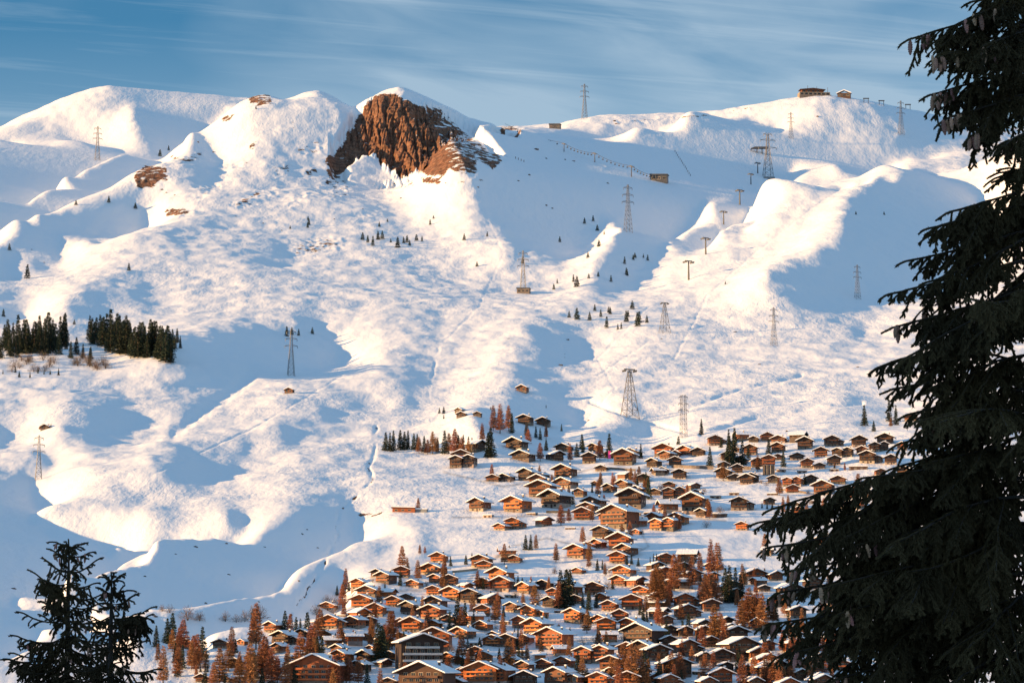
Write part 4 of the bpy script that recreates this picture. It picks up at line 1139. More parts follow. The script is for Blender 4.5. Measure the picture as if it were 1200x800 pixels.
# single trees on the open slopes
ST = """89,240,6 127.5,238,8 158.6,245,7 11,294,8 362,264,8 361,258,5 187.5,184,8 197.6,177,6 32,326,17 151,317,9 4,371,9 87,380,6 336,394,12 342,392,9 350,393,8 366,391,8 425,281,9 437,288,12 431,284,9 443,281,11 448,280,10 466,290,13 477,284,9 473,285,8
488,282,8 494.5,283,7 458,284,5 480,288,7 544,281,8 571,277,6 504,263,7 508,256,4 444.5,266,6 454,260,4 360.5,267,7 538.6,143,7 562,156,9 685,262,7 695,259,7 700,270,7 708,275,5 702,289,8 656,284,7 559,312,6 612.5,309,9 689,302,7 701,324,6
676,336,13 672,330,9 690,326,6 649,339,7 653,332,6 732,309,9 744,302,6 735,323,8 716,330,8 676,374,14 697,364,8 704,371,9 691,375,10 715,368,9 711,384,14 734,377,14 747,382,17 741,362,10 758,378,9 728,385,8 724,386,7 749,378,14 736,371,8 713,366,7
759,305,7 754,302,5 734,322,9 742,304,6 667,372,8 520,484,8 515,484,7 1003,251,4 1036,251,4 850,333,4 340,268,4 300,128,4 520,490,5 795,520,10 575,480,4 640,478,4"""
for w in ST.split():
    a = [float(q) for q in w.split(',')]
    put_tree(a[0], a[1], a[2], 'spruce', 'slope', tiny=True)
# ---------------------------------------------------------------- pylons, ski lifts, summit buildings, rocks
def lattice(mb, w0, w1, z0, z1, n, r):
    """four legs with cross bracing from half-width w0 at z0 to w1 at z1"""
    def c(t): w = w0 + (w1 - w0) * t; z = z0 + (z1 - z0) * t; return [(w, w, z), (-w, w, z), (-w, -w, z), (w, -w, z)]
    for k in range(n):
        a, b = c(k / n), c((k + 1) / n)
        for i in range(4):
            j = (i + 1) % 4
            mb.bar(a[i], b[i], r * 0.55); mb.bar(a[i], b[j], r * 0.24); mb.bar(a[j], b[i], r * 0.24); mb.bar(b[i], b[j], r * 0.24)

def make_pylon(kind):
    o = root_empty('lattice_pylon'); h = 40.0
    b = MB()
    if kind == 'three':                               # slim mast with three pairs of arms
        lattice(b, 2.9, 1.3, -1, 22, 6, 0.22); lattice(b, 1.3, 0.5, 22.05, 40, 6, 0.17)
        arms = [(25, 5.5), (31, 5.0), (37, 4.0)]
    elif kind == 'wide':
        lattice(b, 4.2, 1.5, -1, 26, 6, 0.26); lattice(b, 1.5, 0.7, 26.05, 40, 4, 0.2)
        arms = [(27, 8.5), (34, 7.0), (39.4, 4.0)]
    else:                                             # twin mast pylon by the village
        lattice(b, 2.6, 1.9, -1, 38, 9, 0.24)
        arms = [(24, 4.8), (30, 4.8), (36, 4.4)]
    b.build('tower', [M_METAL], o)
    for z, l in arms:
        a = MB()
        for sx in (-1, 1):
            a.bar((sx * 0.6, 0.5, z), (sx * l, 0, z + 0.3), 0.10); a.bar((sx * 0.6, -0.5, z), (sx * l, 0, z + 0.3), 0.10); a.bar((sx * 0.6, 0, z + 1.5), (sx * l, 0, z + 0.35), 0.13)
            a.bar((sx * l, 0, z + 0.25), (sx * l, 0, z - 1.6), 0.14)
        a.build('crossarm', [M_METAL], o)
    if kind == 'wide': f = MB(); f.box(-5, 5, -5, 5, -3, 0.15); f.build('footing', [M_CONC], o)
    return o, h

def make_lift(kind):
    o = root_empty('lift_tower')
    b = MB(); h = 30.0 if kind == 'frame' else 14.0
    if kind == 'frame':                               # tall four-legged lift tower with a head beam
        lattice(b, 4.4, 0.75, -1, 29, 5, 0.30)
        hd = 3.6
    else:
        V, F = cone_tube([(0, 0, -1), (0, 0, 7), (0, 0, 13.4)], [0.75, 0.6, 0.5], 8)
        b.v, b.f, b.m = V, F, [0] * len(F); hd = 3.2
    b.build('mast', [M_METAL if kind == 'frame' else M_DARK], o)
    a = MB(); a.box(-hd, hd, -0.35, 0.35, h - 0.7, h); a.build('crossbeam', [M_DARK], o)
    for sx in (-1, 1):
        s = MB(); s.box(sx * hd - 0.3, sx * hd + 0.3, -2.4, 2.4, h - 1.5, h - 0.75)
        for q in range(4): s.box(sx * hd - 0.2, sx * hd + 0.2, -2.2 + q * 1.3, -1.6 + q * 1.3, h - 1.95, h - 1.5)
        s.build('sheave_train', [M_DARK], o)
    return o, h

PY_CACHE = {}
def put_mast(px, base, top, fam, kind, rot, desc):
    x, y, z = ground_at(px, base)
    key = (fam, kind)
    if key not in PY_CACHE: PY_CACHE[key] = (make_pylon if fam == 'pylon' else make_lift)(kind); o = PY_CACHE[key][0]
    else: o = copy_tree(PY_CACHE[key][0])
    h = PY_CACHE[key][1]
    s = (base - top) * math.hypot(y, z) / FOC / h
    o.location = (x, y, z); o.rotation_euler = (0, 0, math.radians(rot)); o.scale = (s, s, s)
    o['label'] = desc; tag(o, category='pylon' if fam == 'pylon' else 'lift tower', group='lattice power pylons on the mountain' if fam == 'pylon' else 'ski lift towers up the slope')

P3 = 'pylon'
put_mast(114, 188, 148, P3, 'three', 20, 'lattice pylon alone in the blue shadow below the white domed summit')
put_mast(356, 107, 90, P3, 'three', 30, 'small pylon on the snowy skyline knoll, left of the red crag')
put_mast(685, 139, 98, P3, 'three', 15, 'lattice pylon against the sky between the crag and the summit restaurant')
put_mast(736, 272, 216, P3, 'three', 25, 'tall pale pylon standing in the shaded bowl, down-right of the crag')
put_mast(613, 343, 293, P3, 'three', 10, 'lattice pylon above the small stone hut in mid-slope')
put_mast(900, 208, 156, P3, 'wide', 12, 'broad dark pylon with wide arms beside the drag-lift station in the bowl')
put_mast(927, 162, 131, P3, 'three', 20, 'lattice pylon on the sunlit snow just below the summit restaurant')
put_mast(1056, 157, 117, P3, 'three', 20, 'lattice pylon at the skyline, between summit restaurant and big spruce')
put_mast(1005, 350, 310, P3, 'three', 25, 'lattice pylon at the lower edge of the blue shadow, near the big spruce')
put_mast(907, 405, 360, P3, 'three', 20, 'faint lattice pylon mid-way up the sunlit slope above the village')
put_mast(801, 512, 460, P3, 'twin', 20, 'dense square pylon just above the roofs of the village')
put_mast(341, 440, 385, P3, 'three', 15, 'lattice pylon above the lone hut, right of the left-hand wood')
put_mast(45, 562, 510, P3, 'three', 15, 'pale lattice pylon below the rocky knoll at the far left')
put_mast(738, 490, 432, 'lift', 'frame', 25, 'tallest four-legged lift tower, on the snow above the village')
put_mast(779, 390, 354, 'lift', 'frame', 25, 'four-legged lift tower beside the scattered spruces on the spur')
for q, (px, b, t, d) in enumerate([(807,328,305,'lift tower on the spur, first above the spruce group'),(827,298,278,'lift tower on the sunlit spur, second above the spruce group'),(848,263,247,'lift tower where the sunlit spur meets the shaded bowl'),
     (867,240,222,'lift tower in the shade just over the edge of the sunlit spur'),(880,216,203,'small lift tower below left of the broad dark pylon'),(888,203,190,'small lift tower touching the broad dark pylon'),
     (661,178,168,'chairlift tower in the bowl, closest to the crag'),(697,190,179,'chairlift tower in the middle of the line across the bowl'),(740,207,194,'chairlift tower in the bowl beside the small lodge')]):
    put_mast(px, b, t, 'lift', 'pole', 35 if px > 800 else 60, d)

# slack cable of the chairlift across the bowl and the fence of little chairs hanging from it
def cable(pts, sag, r, name, label, cat):
    mb = MB()
    for a, b in zip(pts[:-1], pts[1:]):
        a, b = Vector(a), Vector(b); q = None
        for i in range(9):
            t = i / 8; p = a.lerp(b, t) - Vector((0, 0, sag * 4 * t * (1 - t)))
            if q is not None: mb.bar(q, p, r)
            q = p
    o = mb.build(name, [M_DARK]); tag(o, label, cat); return o
def top_of(px, b, t):
    x, y, z = ground_at(px, b); return (x, y, z + (b - t) * math.hypot(y, z) / FOC)
LINE = [top_of(592, 156, 146), top_of(661, 178, 168), top_of(697, 190, 179), top_of(740, 207, 194), top_of(772, 213, 206)]
cable(LINE, 3.0, 0.14, 'lift_cable', 'thin chairlift cable crossing the shaded bowl', 'cable')
chair0 = None
for a, b in zip(LINE[:-1], LINE[1:]):
    a, b = Vector(a), Vector(b)
    for i in range(1, 9):
        t = i / 9; p = a.lerp(b, t) - Vector((0, 0, 3.0 * 4 * t * (1 - t)))
        if chair0 is None:
            c = MB(); c.bar((0, 0, 0), (0, 0, -2.6), 0.14); c.box(-1.0, 1.0, -0.3, 0.5, -3.1, -2.6); c.box(-1.0, 1.0, 0.5, 0.65, -3.1, -1.8); chair0 = c.build('lift_chair', [M_DARK]); o = chair0
        else: o = chair0.copy(); COL.objects.link(o)
        o.location = p; tag(o, 'small dark chair hanging from the chairlift cable across the shaded bowl', 'lift chair', 'chairs on the bowl chairlift')

# snow fences in the bowl
def fence(p0, p1, n, label):
    a = MB()
    for i in range(n):
        t = i / (n - 1); x, y, z = ground_at(p0[0] + (p1[0] - p0[0]) * t, p0[1] + (p1[1] - p0[1]) * t)
        a.box(x - 0.35, x + 0.35, y - 0.2, y + 0.2, z - 0.5, z + 2.6)
    tag(a.build('snow_fence', [M_TRIM]), label, 'fence')
fence((791,178), (809,206), 13, 'short line of snow-fence posts running down the shaded bowl')
fence((578,176), (614,190), 12, 'line of snow-fence posts below the shaded side of the crag')

# small lodge in the bowl, hut under the pylon, station of the drag lift
def lodge(px, py, w, label, name, mats, long=1.6, h=4.0, flat=True):
    x, y, z = ground_at(px, py); s = w * math.hypot(y, z) / FOC / 10.0
    o = root_empty(name)
    b = MB(); b.box(-5, 5, 0, 5, -2, h); b.build('wall', mats, o)
    r = MB()
    if flat: r.prism([(5.4, h + 0.003), (5.4, h + 0.5), (-5.4, h + 0.9), (-5.4, h + 0.003)][::-1], -0.6, 5.3)
    else: r.prism(roof_prof(10, h, 0.4, 0.8, 0.02, 0.5), -0.8, 5.6)
    r.build('roof', [M_DARK if flat else M_SNOW], o)
    for i in range(3): window(o, -3.2 + 3.2 * i, h * 0.55, 1.8, 1.3, 1, 0, 0.0)
    o.scale = (s, s, s); o.location = (x, y, z); o.rotation_euler = (0, 0, -0.2); tag(o, label, 'hut' if w < 18 else 'building')
    return o
lodge(772, 213, 20, 'low lodge with a dark roof in the middle of the shaded bowl', 'ski_lodge', [M_DARK])
lodge(613, 344, 15, 'small flat-roofed stone hut at the foot of the mid-slope pylon', 'stone_hut', [M_DARKSTONE])
lodge(650, 151, 13, 'dark little station building on the saddle right of the crag', 'lift_station', [M_DARK])
x, y, z = ground_at(893, 180); st = root_empty('drag_lift_station')
b = MB(); b.box(-9, 7, -3, 3, 6, 8.2); b.prism([(-14, 5.2), (-9.02, 6), (-9.02, 8), (-13, 6.6)], -2.6, 2.6); b.build('canopy', [M_DARK], st)
for sx in (-6, 0, 5.5): b = MB(); b.box(sx - 0.5, sx + 0.5, -0.8, 0.8, -2, 5.98); b.build('post', [M_DARK], st)
st.location = (x, y, z); st.scale = (1.15,) * 3; tag(st, 'dark lift station canopy on posts beside the broad pylon', 'lift station')

# summit restaurant and its annexes on the skyline
x, y, z = ground_at(955, 112.5); k = math.hypot(y, z) / FOC
ro = root_empty('summit_restaurant'); ro.location = (x, y, z - 1); ro.rotation_euler = (0, 0, 0.1)
W = 36 * k
b = MB(); b.box(-W / 2, W / 2, 0, 18, -6, 5 * k); b.build('wall', [M_STONE], ro)
b = MB(); b.box(-W * 0.42, W * 0.30, 3, 15, 5 * k + 0.01, 8 * k); b.build('upper_storey', [M_WOOD], ro)
b = MB(); b.prism([(W * 0.36, 8 * k + 0.02), (W * 0.36, 8.6 * k), (-W * 0.05, 10.2 * k), (-W * 0.48, 8.6 * k), (-W * 0.48, 8 * k + 0.02)][::-1], 1, 17); b.build('roof', [M_TRIM], ro)
b = MB(); b.box(-W * 0.52, W * 0.52, -5, -0.01, -6, 1.2 * k); b.build('terrace', [M_DARKSTONE], ro)
for i in range(7): window(ro, (-0.42 + 0.14 * i) * W, 3.0 * k, W * 0.085, 2.2 * k, 1, 0, 0.0)
for i in range(4): window(ro, (-0.34 + 0.15 * i) * W, 6.5 * k, W * 0.08, 1.7 * k, 1, 0, 3.0)
for i, (q, hh) in enumerate([(-0.2, 14), (0.1, 13), (0.46, 12)]):
    b = MB(); b.box(W * q - 0.25, W * q + 0.25, 8, 8.5, 5 * k + 0.02, hh * k); b.build('mast', [M_METAL], ro)
for ch in ro.children: ch.color = TONES['brown']
tag(ro, 'long summit restaurant with terrace and masts on the skyline dome', 'restaurant')
an = lodge(989, 114.5, 15, 'gabled annexe just right of the summit restaurant', 'summit_annexe', [M_TRIM], flat=False)
for px, py, lb in ((1015, 120, 'lift bullwheel frame on the skyline, closest to the summit annexe'), (1033, 123, 'lift bullwheel frame on the skyline, second from the summit annexe'), (1064, 127, 'lift bullwheel frame on the skyline behind the pylon by the big spruce')):
    x, y, z = ground_at(px, py); w = root_empty('bullwheel_frame')
    b = MB(); b.box(-3.6, -2.9, -0.4, 0.4, -2, 6); b.box(2.9, 3.6, -0.4, 0.4, -2, 6); b.build('post', [M_DARK], w)
    b = MB(); b.box(-4.4, 4.4, -1.6, 1.6, 6.01, 7.2); b.build('wheel_housing', [M_DARK], w)
    w.location = (x, y, z); tag(w, lb, 'lift frame', 'lift frames on the summit ridge')

# magenta banner in the village
x, y, z = ground_at(712.5, 541); k = math.hypot(y, z) / FOC
fl = root_empty('banner'); fl.location = (x, y, z)
b = MB(); b.box(-0.09, 0.09, -0.09, 0.09, -1, 13 * k); b.build('pole', [M_METAL], fl)
b = MB(); b.box(0.1, 1.7, -0.03, 0.03, 4 * k, 12.8 * k); b.build('cloth', [plain('magenta_cloth', (0.75, 0.05, 0.30), 0.8, 0.1, 0.8)], fl)
tag(fl, 'tall magenta banner on a pole among the upper chalets', 'banner')

# retaining walls and terrace edges between the houses
for (x0, y0, x1, y1, hp, mt, lb) in [(640,601,666,601,3.0,M_STONE,'pale retaining wall below the big upper-left chalets'),(787,548,836,550,4.0,M_DARKSTONE,'long dark retaining wall under the upper chalets'),
      (860,549,880,550,4.0,M_DARKSTONE,'short dark retaining wall beside the spruce group'),(788,602,826,603,4.0,M_STONE,'sunlit stone wall in front of a broad mid-village chalet'),(530,671,560,668,2.6,M_STONE,'low pale wall left of the topmost golden chalets'),
      (913,574,945,578,2.4,M_STONE,'rubble wall under the twin-gabled chalet on the right of the village'),(704,549,745,552,2.6,M_DARKSTONE,'low wall beneath the chalet with the banner'),(577,684,600,688,4.0,M_STONE,'stone terrace wall below the tall golden chalet'),(700,741,740,742,2.0,M_STONE,'pale wall at the foot of the twin chalets in the lower village')]:
    n = 12; mb = MB()
    pts = [ground_at(x0 + (x1 - x0) * i / n, y0 + (y1 - y0) * i / n) for i in range(n + 1)]
    k = math.hypot(pts[0][1], pts[0][2]) / FOC
    for p, q in zip(pts[:-1], pts[1:]):
        b0 = len(mb.v); zt = max(p[2], q[2]) + hp * k
        mb.v += [(p[0], p[1], p[2] - 3), (q[0], q[1], q[2] - 3), (q[0], q[1] + 0.6, q[2] - 3), (p[0], p[1] + 0.6, p[2] - 3), (p[0], p[1], p[2] + hp * k), (q[0], q[1], q[2] + hp * k), (q[0], q[1] + 0.6, q[2] + hp * k), (p[0], p[1] + 0.6, p[2] + hp * k)]
        mb.f += [tuple(b0 + i for i in f) for f in ((4, 5, 6, 7), (0, 1, 5, 4), (2, 3, 7, 6))]; mb.m += [0] * 3
    tag(mb.build('retaining_wall', [mt]), lb, 'wall')

# boulders that break the snow
def boulder_mesh(seed):
    bm = bmesh.new(); bmesh.ops.create_icosphere(bm, subdivisions=3, radius=1)
    for v in bm.verts:
        p = v.co.copy()
        n = mnoise.fractal(p * 1.1 + Vector((seed * 7.1, 0, 0)), 1.0, 2.0, 4)
        v.co = Vector((p.x * 1.5, p.y, p.z * 0.75)) * (1 + 0.45 * n)
    me = bpy.data.meshes.new('boulder'); bm.to_mesh(me); bm.free(); me.materials.append(M_ROCK); return me
M_ROCK = plain('boulder_rock', (0.10, 0.075, 0.062), 0.9, 0.5, 0.8, bump=0.3)
BM = [boulder_mesh(i) for i in range(4)]
for px, py, w in [(229,640,6),(206,648,4),(265,636,5),(310,640,4),(170,674,5),(182,721,6),(241,705,5),(303,704,4),(268,672,4),(354,625,4),(360,620,4),(16,688,8),(350,680,4),(372,641,4),(52,308,3),(37,293,3),(190,222,4),(205,228,3),(170,202,4),(195,225,4),
                  (250,178,4),(232,168,4),(640,241,4),(647,244,4),(672,189,5),(662,187,4),(628,175,8),(640,186,4),(607,212,4),(712,215,4),(720,142,6),(890,427,4),(665,398,5),(657,428,7),(690,492,5),(775,397,4),(862,389,5),(922,505,5),(1005,430,5),(958,137,5),
                  (425,245,3),(440,217,5),(432,218,4),(620,205,6),(560,220,4),(470,232,4),(392,257,3),(330,270,3),(308,262,3),(276,254,3)]:
    x, y, z = ground_at(px, py); k = math.hypot(y, z) / FOC * w / 3.2
    o = bpy.data.objects.new('boulder', BM[int(rng.integers(4))]); link(o)
    o.location = (x, y, z - 0.15 * k); o.scale = (k, k, k * rng.uniform(0.7, 1.2)); o.rotation_euler = (0, 0, rng.random() * 6)
    tag(o, category='boulder', group='dark boulders poking out of the snow'); ITEMS.append(dict(o=o, px=px, py=py, kind='boulder', fam='slope', h=w))
# ---------------------------------------------------------------- the big spruces beside the camera
M_NEEDLE = leaf_material('dark_needles', (0.098, 0.064, 0.029), 0.55)
M_NBARK = plain('branch_bark', (0.035, 0.024, 0.018), 0.9, 0.4, 9.0, (1, 1, 0.3), bump=0.01)
M_CONE = plain('cone_scales', (0.36, 0.17, 0.115), 0.7, 0.4, 25.0, obj_var=0.3)

def cone_mesh():
    V, F = [], []; n, k = 13, 10
    for i in range(n + 1):
        t = i / n; r = 0.017 * (math.sin(math.pi * (0.08 + 0.90 * t)) ** 0.55)
        for j in range(k):
            a = 2 * math.pi * (j + 0.5 * (i % 2)) / k
            rr = r * (1.14 if i % 2 == 0 else 0.86)
            V.append((math.cos(a) * rr, math.sin(a) * rr, -0.125 * t))
    for i in range(n):
        for j in range(k): F.append((i * k + j, (i + 1) * k + j, (i + 1) * k + (j + 1) % k, i * k + (j + 1) % k))
    return mesh_from('cone', V, F, M_CONE)
CONE = cone_mesh()

class Spruce:
    def __init__(s, seed, scale=1.0):
        s.r = np.random.default_rng(seed); s.k = scale
        s.seg = []; s.wood_v = []; s.wood_f = []; s.tips = []
    def tube(s, pts, rad, k=5):
        v, f = cone_tube(pts, rad, k); b = len(s.wood_v)
        s.wood_v += v; s.wood_f += [tuple(i + b for i in q) for q in f]
    def shoot(s, p, d, L, step, sag, lvl):
        """needle-clad shoot: a chain of short segments that bends under its weight; carries side shoots"""
        r = s.r; p = np.array(p, float); d = np.array(d, float); d /= np.linalg.norm(d)
        n = max(1, int(L / step)); side = 1
        for i in range(n):
            d = d + np.array([0, 0, -sag * step]) + r.normal(0, 0.05, 3); d /= np.linalg.norm(d)
            q = p + d * step
            s.seg.append((p, q))
            if lvl > 0 and i > 0:
                u = np.cross(d, [0, 0, 1.0]); u /= np.linalg.norm(u) + 1e-6
                for sd in ((side,) if r.random() < 0.45 else (side, -side)):
                    dd = d * 0.75 + u * sd * 0.7 + np.array([0, 0, -0.25]) + r.normal(0, 0.15, 3)
                    s.shoot(p + d * step * r.random(), dd, (L * 0.42) * (1 - 0.7 * i / n) * r.uniform(0.6, 1.2), step, sag * 1.2, lvl - 1)
                side = -side
            p = q
        return p
    def limb(s, p0, tip, droop, lift, dens=1.0, rad=0.022, fork=True):
        """a primary branch from the trunk at p0 to its tip, hung with shoots on both sides"""
        r = s.r; p0 = np.array(p0, float); tip = np.array(tip, float)
        L = np.linalg.norm(tip - p0); n = max(5, int(L / 0.09)); pts = []
        for i in range(n + 1):
            t = i / n
            q = p0 + (tip - p0) * t; q[2] += L * (-droop * math.sin(math.pi * t) * (1 - 0.3 * t) + lift * (t ** 3) - lift * t)
            q[:2] += r.normal(0, 0.006, 2) * L
            pts.append(q)
        s.tube(pts[::2] + ([pts[-1]] if len(pts) % 2 == 0 else []), np.linspace(rad * (0.35 + L * 0.25), 0.005, len(pts[::2]) + (1 if len(pts) % 2 == 0 else 0)))
        st = 0.055 * s.k
        for i in range(1, n):
            t = i / n
            if t < 0.05: continue
            d = pts[i + 1] - pts[i]; d /= np.linalg.norm(d)
            s.seg.append((pts[i], pts[i + 1]))
            u = np.cross(d, [0, 0, 1.0]); u /= np.linalg.norm(u) + 1e-6
            for sd in (-1, 1):
                if r.random() > 0.78 * dens: continue
                ll = min(0.55, (0.20 + 0.34 * L * (0.35 + 0.65 * math.sin(math.pi * min(t * 1.1, 1)))) * r.uniform(0.45, 1.1)) * (1 - 0.55 * t)
                hang = r.uniform(0.5, 1.3)
                s.shoot(pts[i], d * 0.65 + u * sd * r.uniform(0.5, 0.9) + np.array([0, 0, -0.30 * hang]), max(0.1, ll), st, 2.6 * hang, 1)
            if r.random() < 0.5 * dens:
                s.shoot(pts[i], d * 0.3 + np.array([0, 0, -1.0]) + r.normal(0, 0.22, 3), r.uniform(0.12, 0.42), st, 1.0, 1)
        if fork and L > 0.7:                              # side limbs that spread the branch into a drooping fan
            for t in (0.30, 0.48, 0.66):
                for sd in (-1, 1):
                    if r.random() < 0.35: continue
                    i = int(n * (t + r.uniform(-0.06, 0.06))); d = tip - p0; d = d / np.linalg.norm(d)
                    u = np.cross(d, [0, 0, 1.0]); u /= np.linalg.norm(u) + 1e-6
                    l2 = L * (1 - t) * r.uniform(0.55, 0.95)
                    e = pts[i] + (d * 0.80 + u * sd * r.uniform(0.35, 0.75)) * l2 + np.array([0, 0, -l2 * r.uniform(0.12, 0.5)])
                    s.limb(pts[i], e, -0.06, 0.05, dens, rad * 0.6, False)
        s.shoot(pts[-1], pts[-1] - pts[-2] + np.array([0, 0, -0.02]), 0.14, st, 0.9, 1)
        s.tips.append((pts[-1], pts[-3], L))
    def needles(s, per=11, ln=0.026, w=0.005):
        r = s.r
        A = np.array([a for a, b in s.seg]); B = np.array([b for a, b in s.seg]); n = len(A)
        D = B - A; Lg = np.linalg.norm(D, axis=1, keepdims=True); D = D / (Lg + 1e-9)
        U = np.cross(D, np.array([0.3, 0.2, 1.0])); U /= np.linalg.norm(U, axis=1, keepdims=True) + 1e-9
        W = np.cross(D, U)
        co = []
        for X, Y in ((U, W), (W, U)):                    # the dense heart of the shoot
            h = 0.0125 * s.k
            co.append(np.stack([A - X * h, A + X * h, B + X * h * 0.9, B - X * h * 0.9], 1))
        k = np.repeat(np.arange(n), per); t = r.random((n * per, 1)); az = r.random((n * per, 1)) * 6.283
        R = U[k] * np.cos(az) + W[k] * np.sin(az)
        T = D[k] * r.uniform(0.4, 0.9, (n * per, 1)) + R; T /= np.linalg.norm(T, axis=1, keepdims=True)
        P = A[k] + (B - A)[k] * t
        S = np.cross(T, R + 0.3 * D[k]); S /= np.linalg.norm(S, axis=1, keepdims=True) + 1e-9
        l = ln * s.k * r.uniform(0.75, 1.2, (n * per, 1))
        w = w * s.k
        co.append(np.stack([P - S * w, P + S * w, P + T * l + S * w * 0.3, P + T * l - S * w * 0.3], 1))
        co = np.concatenate(co).reshape(-1, 3)
        return quads_mesh('crown', co, np.arange(len(co)).reshape(-1, 4), M_NEEDLE, smooth=False)
    def finish(s, base, n_cones, label, trunk_pts, trunk_rad, cone_zone=None):
        o = root_empty('spruce_tree'); o.location = base; base = np.array(base)
        s.tube(trunk_pts, trunk_rad, 10)
        tm = mesh_from('trunk', [tuple(np.array(v) - base) for v in s.wood_v], s.wood_f, M_NBARK, smooth=True)
        link(bpy.data.objects.new('trunk', tm), o)
        cm = s.needles(); 
        link(bpy.data.objects.new('crown', cm), o); cm.transform(Matrix.Translation(-Vector(base)))
        tips = list(s.tips); s.r.shuffle(tips); k = 0
        for tp, pv, L in s.cone_tips + tips:
            for q in range(int(s.r.integers(2, 5))):
                if k >= n_cones: break
                f = s.r.random() * 1.3
                p = tp + (pv - tp) * f + np.array([*s.r.normal(0, 0.045, 2), -0.01])
                px, py = project(*p)
                if not (-30 < px < 1230 and -40 < py < 830): continue
                c = link(bpy.data.objects.new('cone', CONE), o); c.location = p - base
                c.rotation_euler = (s.r.normal(0, 0.16), s.r.normal(0, 0.16), s.r.random() * 6); sc_ = s.r.uniform(0.95, 1.4) * (1.0 if s.k < 1.2 else 0.8); c.scale = (sc_ * 1.15, sc_ * 1.15, sc_); k += 1
        tag(o, label, 'tree', 'dark spruces close to the viewpoint')
        print('spruce', len(cm.polygons), k)

def img(px, py, y):
    p = ray_to(px, py, y); return np.array([float(q) for q in p])

# --- the one along the right edge
S = Spruce(3); S.cone_tips = []
YT = 30.0; XT = (1216 - 600) / FOC * YT * 1.01
LIM = np.array([(-900,1140),(-200,1120),(0,1120),(40,1062),(80,1078),(110,1085),(145,1102),(165,1130),(200,1150),(222,1140),(245,1105),(265,1085),(300,1060),(345,1033),(385,1042),(402,1072),(430,1024),(452,1042),(480,1062),(520,1052),(560,1030),(588,905),(610,884),(640,895),(690,900),(730,893),(765,925),(800,975),(1000,900),(2000,820)], float)
EXPL = [  # (tip col, tip row, row where it leaves the trunk, forward offset of the tip, droop, lift)
 (1066,46,20,-0.3,-0.05,0.10),(1092,70,30,-0.6,0.0,0.05),(1090,112,60,-0.2,0.05,0.0),(1106,140,90,-0.4,0.06,0.0),(1150,60,10,-0.7,0.05,0.05),(1140,20,-20,-0.5,0.0,0.1),(1136,160,110,-0.5,0.05,0.0),
 (1108,250,200,-0.3,0.05,0.08),(1088,268,215,-0.5,0.05,0.05),(1062,306,240,-0.2,0.06,0.1),(1036,346,270,-0.3,0.05,0.08),(1046,384,300,-0.6,0.08,0.0),(1078,398,330,-0.7,0.08,0.0),
 (1027,432,425,-0.2,-0.04,-0.08),(1046,456,420,-0.5,0.03,0.05),(1064,486,430,-0.7,0.05,0.0),(1054,520,460,-0.4,0.05,0.0),(1035,560,490,-0.6,0.08,0.0),
 (905,596,560,-0.5,-0.05,0.04),(888,612,575,-0.2,-0.02,0.05),(897,642,590,-0.6,0.02,0.05),(930,668,600,-0.9,0.05,0.0),(903,696,620,-0.3,0.04,0.05),(896,732,650,-0.5,0.05,0.06),(930,764,680,-0.8,0.05,0.0),(978,796,700,-0.5,0.05,0.0),(1000,640,560,-0.9,0.05,0.0),(980,720,630,-1.2,0.05,0),(1010,560,520,-0.9,0.05,0.05),(960,690,600,-1.3,0.05,0)]
for tx, ty, ry, fo, dr, lf in EXPL:
    p0 = img(1204, ty + (ry - ty) * 0.55, YT); tip = img(tx, ty, YT + fo)
    S.limb(p0, tip, dr - 0.07, lf * 0.5, 1.1)
    if ty < 180 or 600 < ty: S.cone_tips += [S.tips[-1]] * (2 if ty < 180 else 1)
R = S.r
zt = 10.4; zg = -8.2
z = zt - 0.5
while z > zg + 1.2:
    low = z < -0.9
    dz = zt - z
    for b in range(3 if low else 5):
        az = R.random() * 6.283
        L = min(3.1, 0.35 + 0.30 * dz) * R.uniform(0.6, 1.1)
        tz = z - L * R.uniform(0.0, 0.42)
        tip = np.array([XT + math.cos(az) * L, YT + math.sin(az) * L, tz])
        px, py = project(*tip); lim = np.interp(py, LIM[:, 0], LIM[:, 1]) + R.uniform(30, 95)
        if px < lim:                                     # keep to the outline of the tree
            x_l = (lim - 600) / FOC * tip[1]
            f = (XT - x_l) / max(1e-3, XT - tip[0]); L2 = L * max(f, 0.18)
            tip = np.array([XT + math.cos(az) * L2, YT + math.sin(az) * L2, z + (tz - z) * max(f, 0.18)])
        ppx, ppy = project(*tip)
        vis = ppx < 1225 and -60 < ppy < 860
        if not vis and R.random() < 0.45: continue
        S.limb((XT, YT, z + R.uniform(-0.15, 0.15)), tip, R.uniform(-0.12, 0.02), R.uniform(0, 0.12), 0.72 if vis else 0.45)
    z -= R.uniform(0.30, 0.46) if not low else 0.5
S.finish((XT, YT, float(near_profile(YT))), 98, 'huge dark spruce hung with long cones, filling the right edge', [(XT, YT, zg - 0.4), (XT, YT, -3), (XT, YT, 4), (XT, YT, zt)], [0.27, 0.24, 0.15, 0.01])

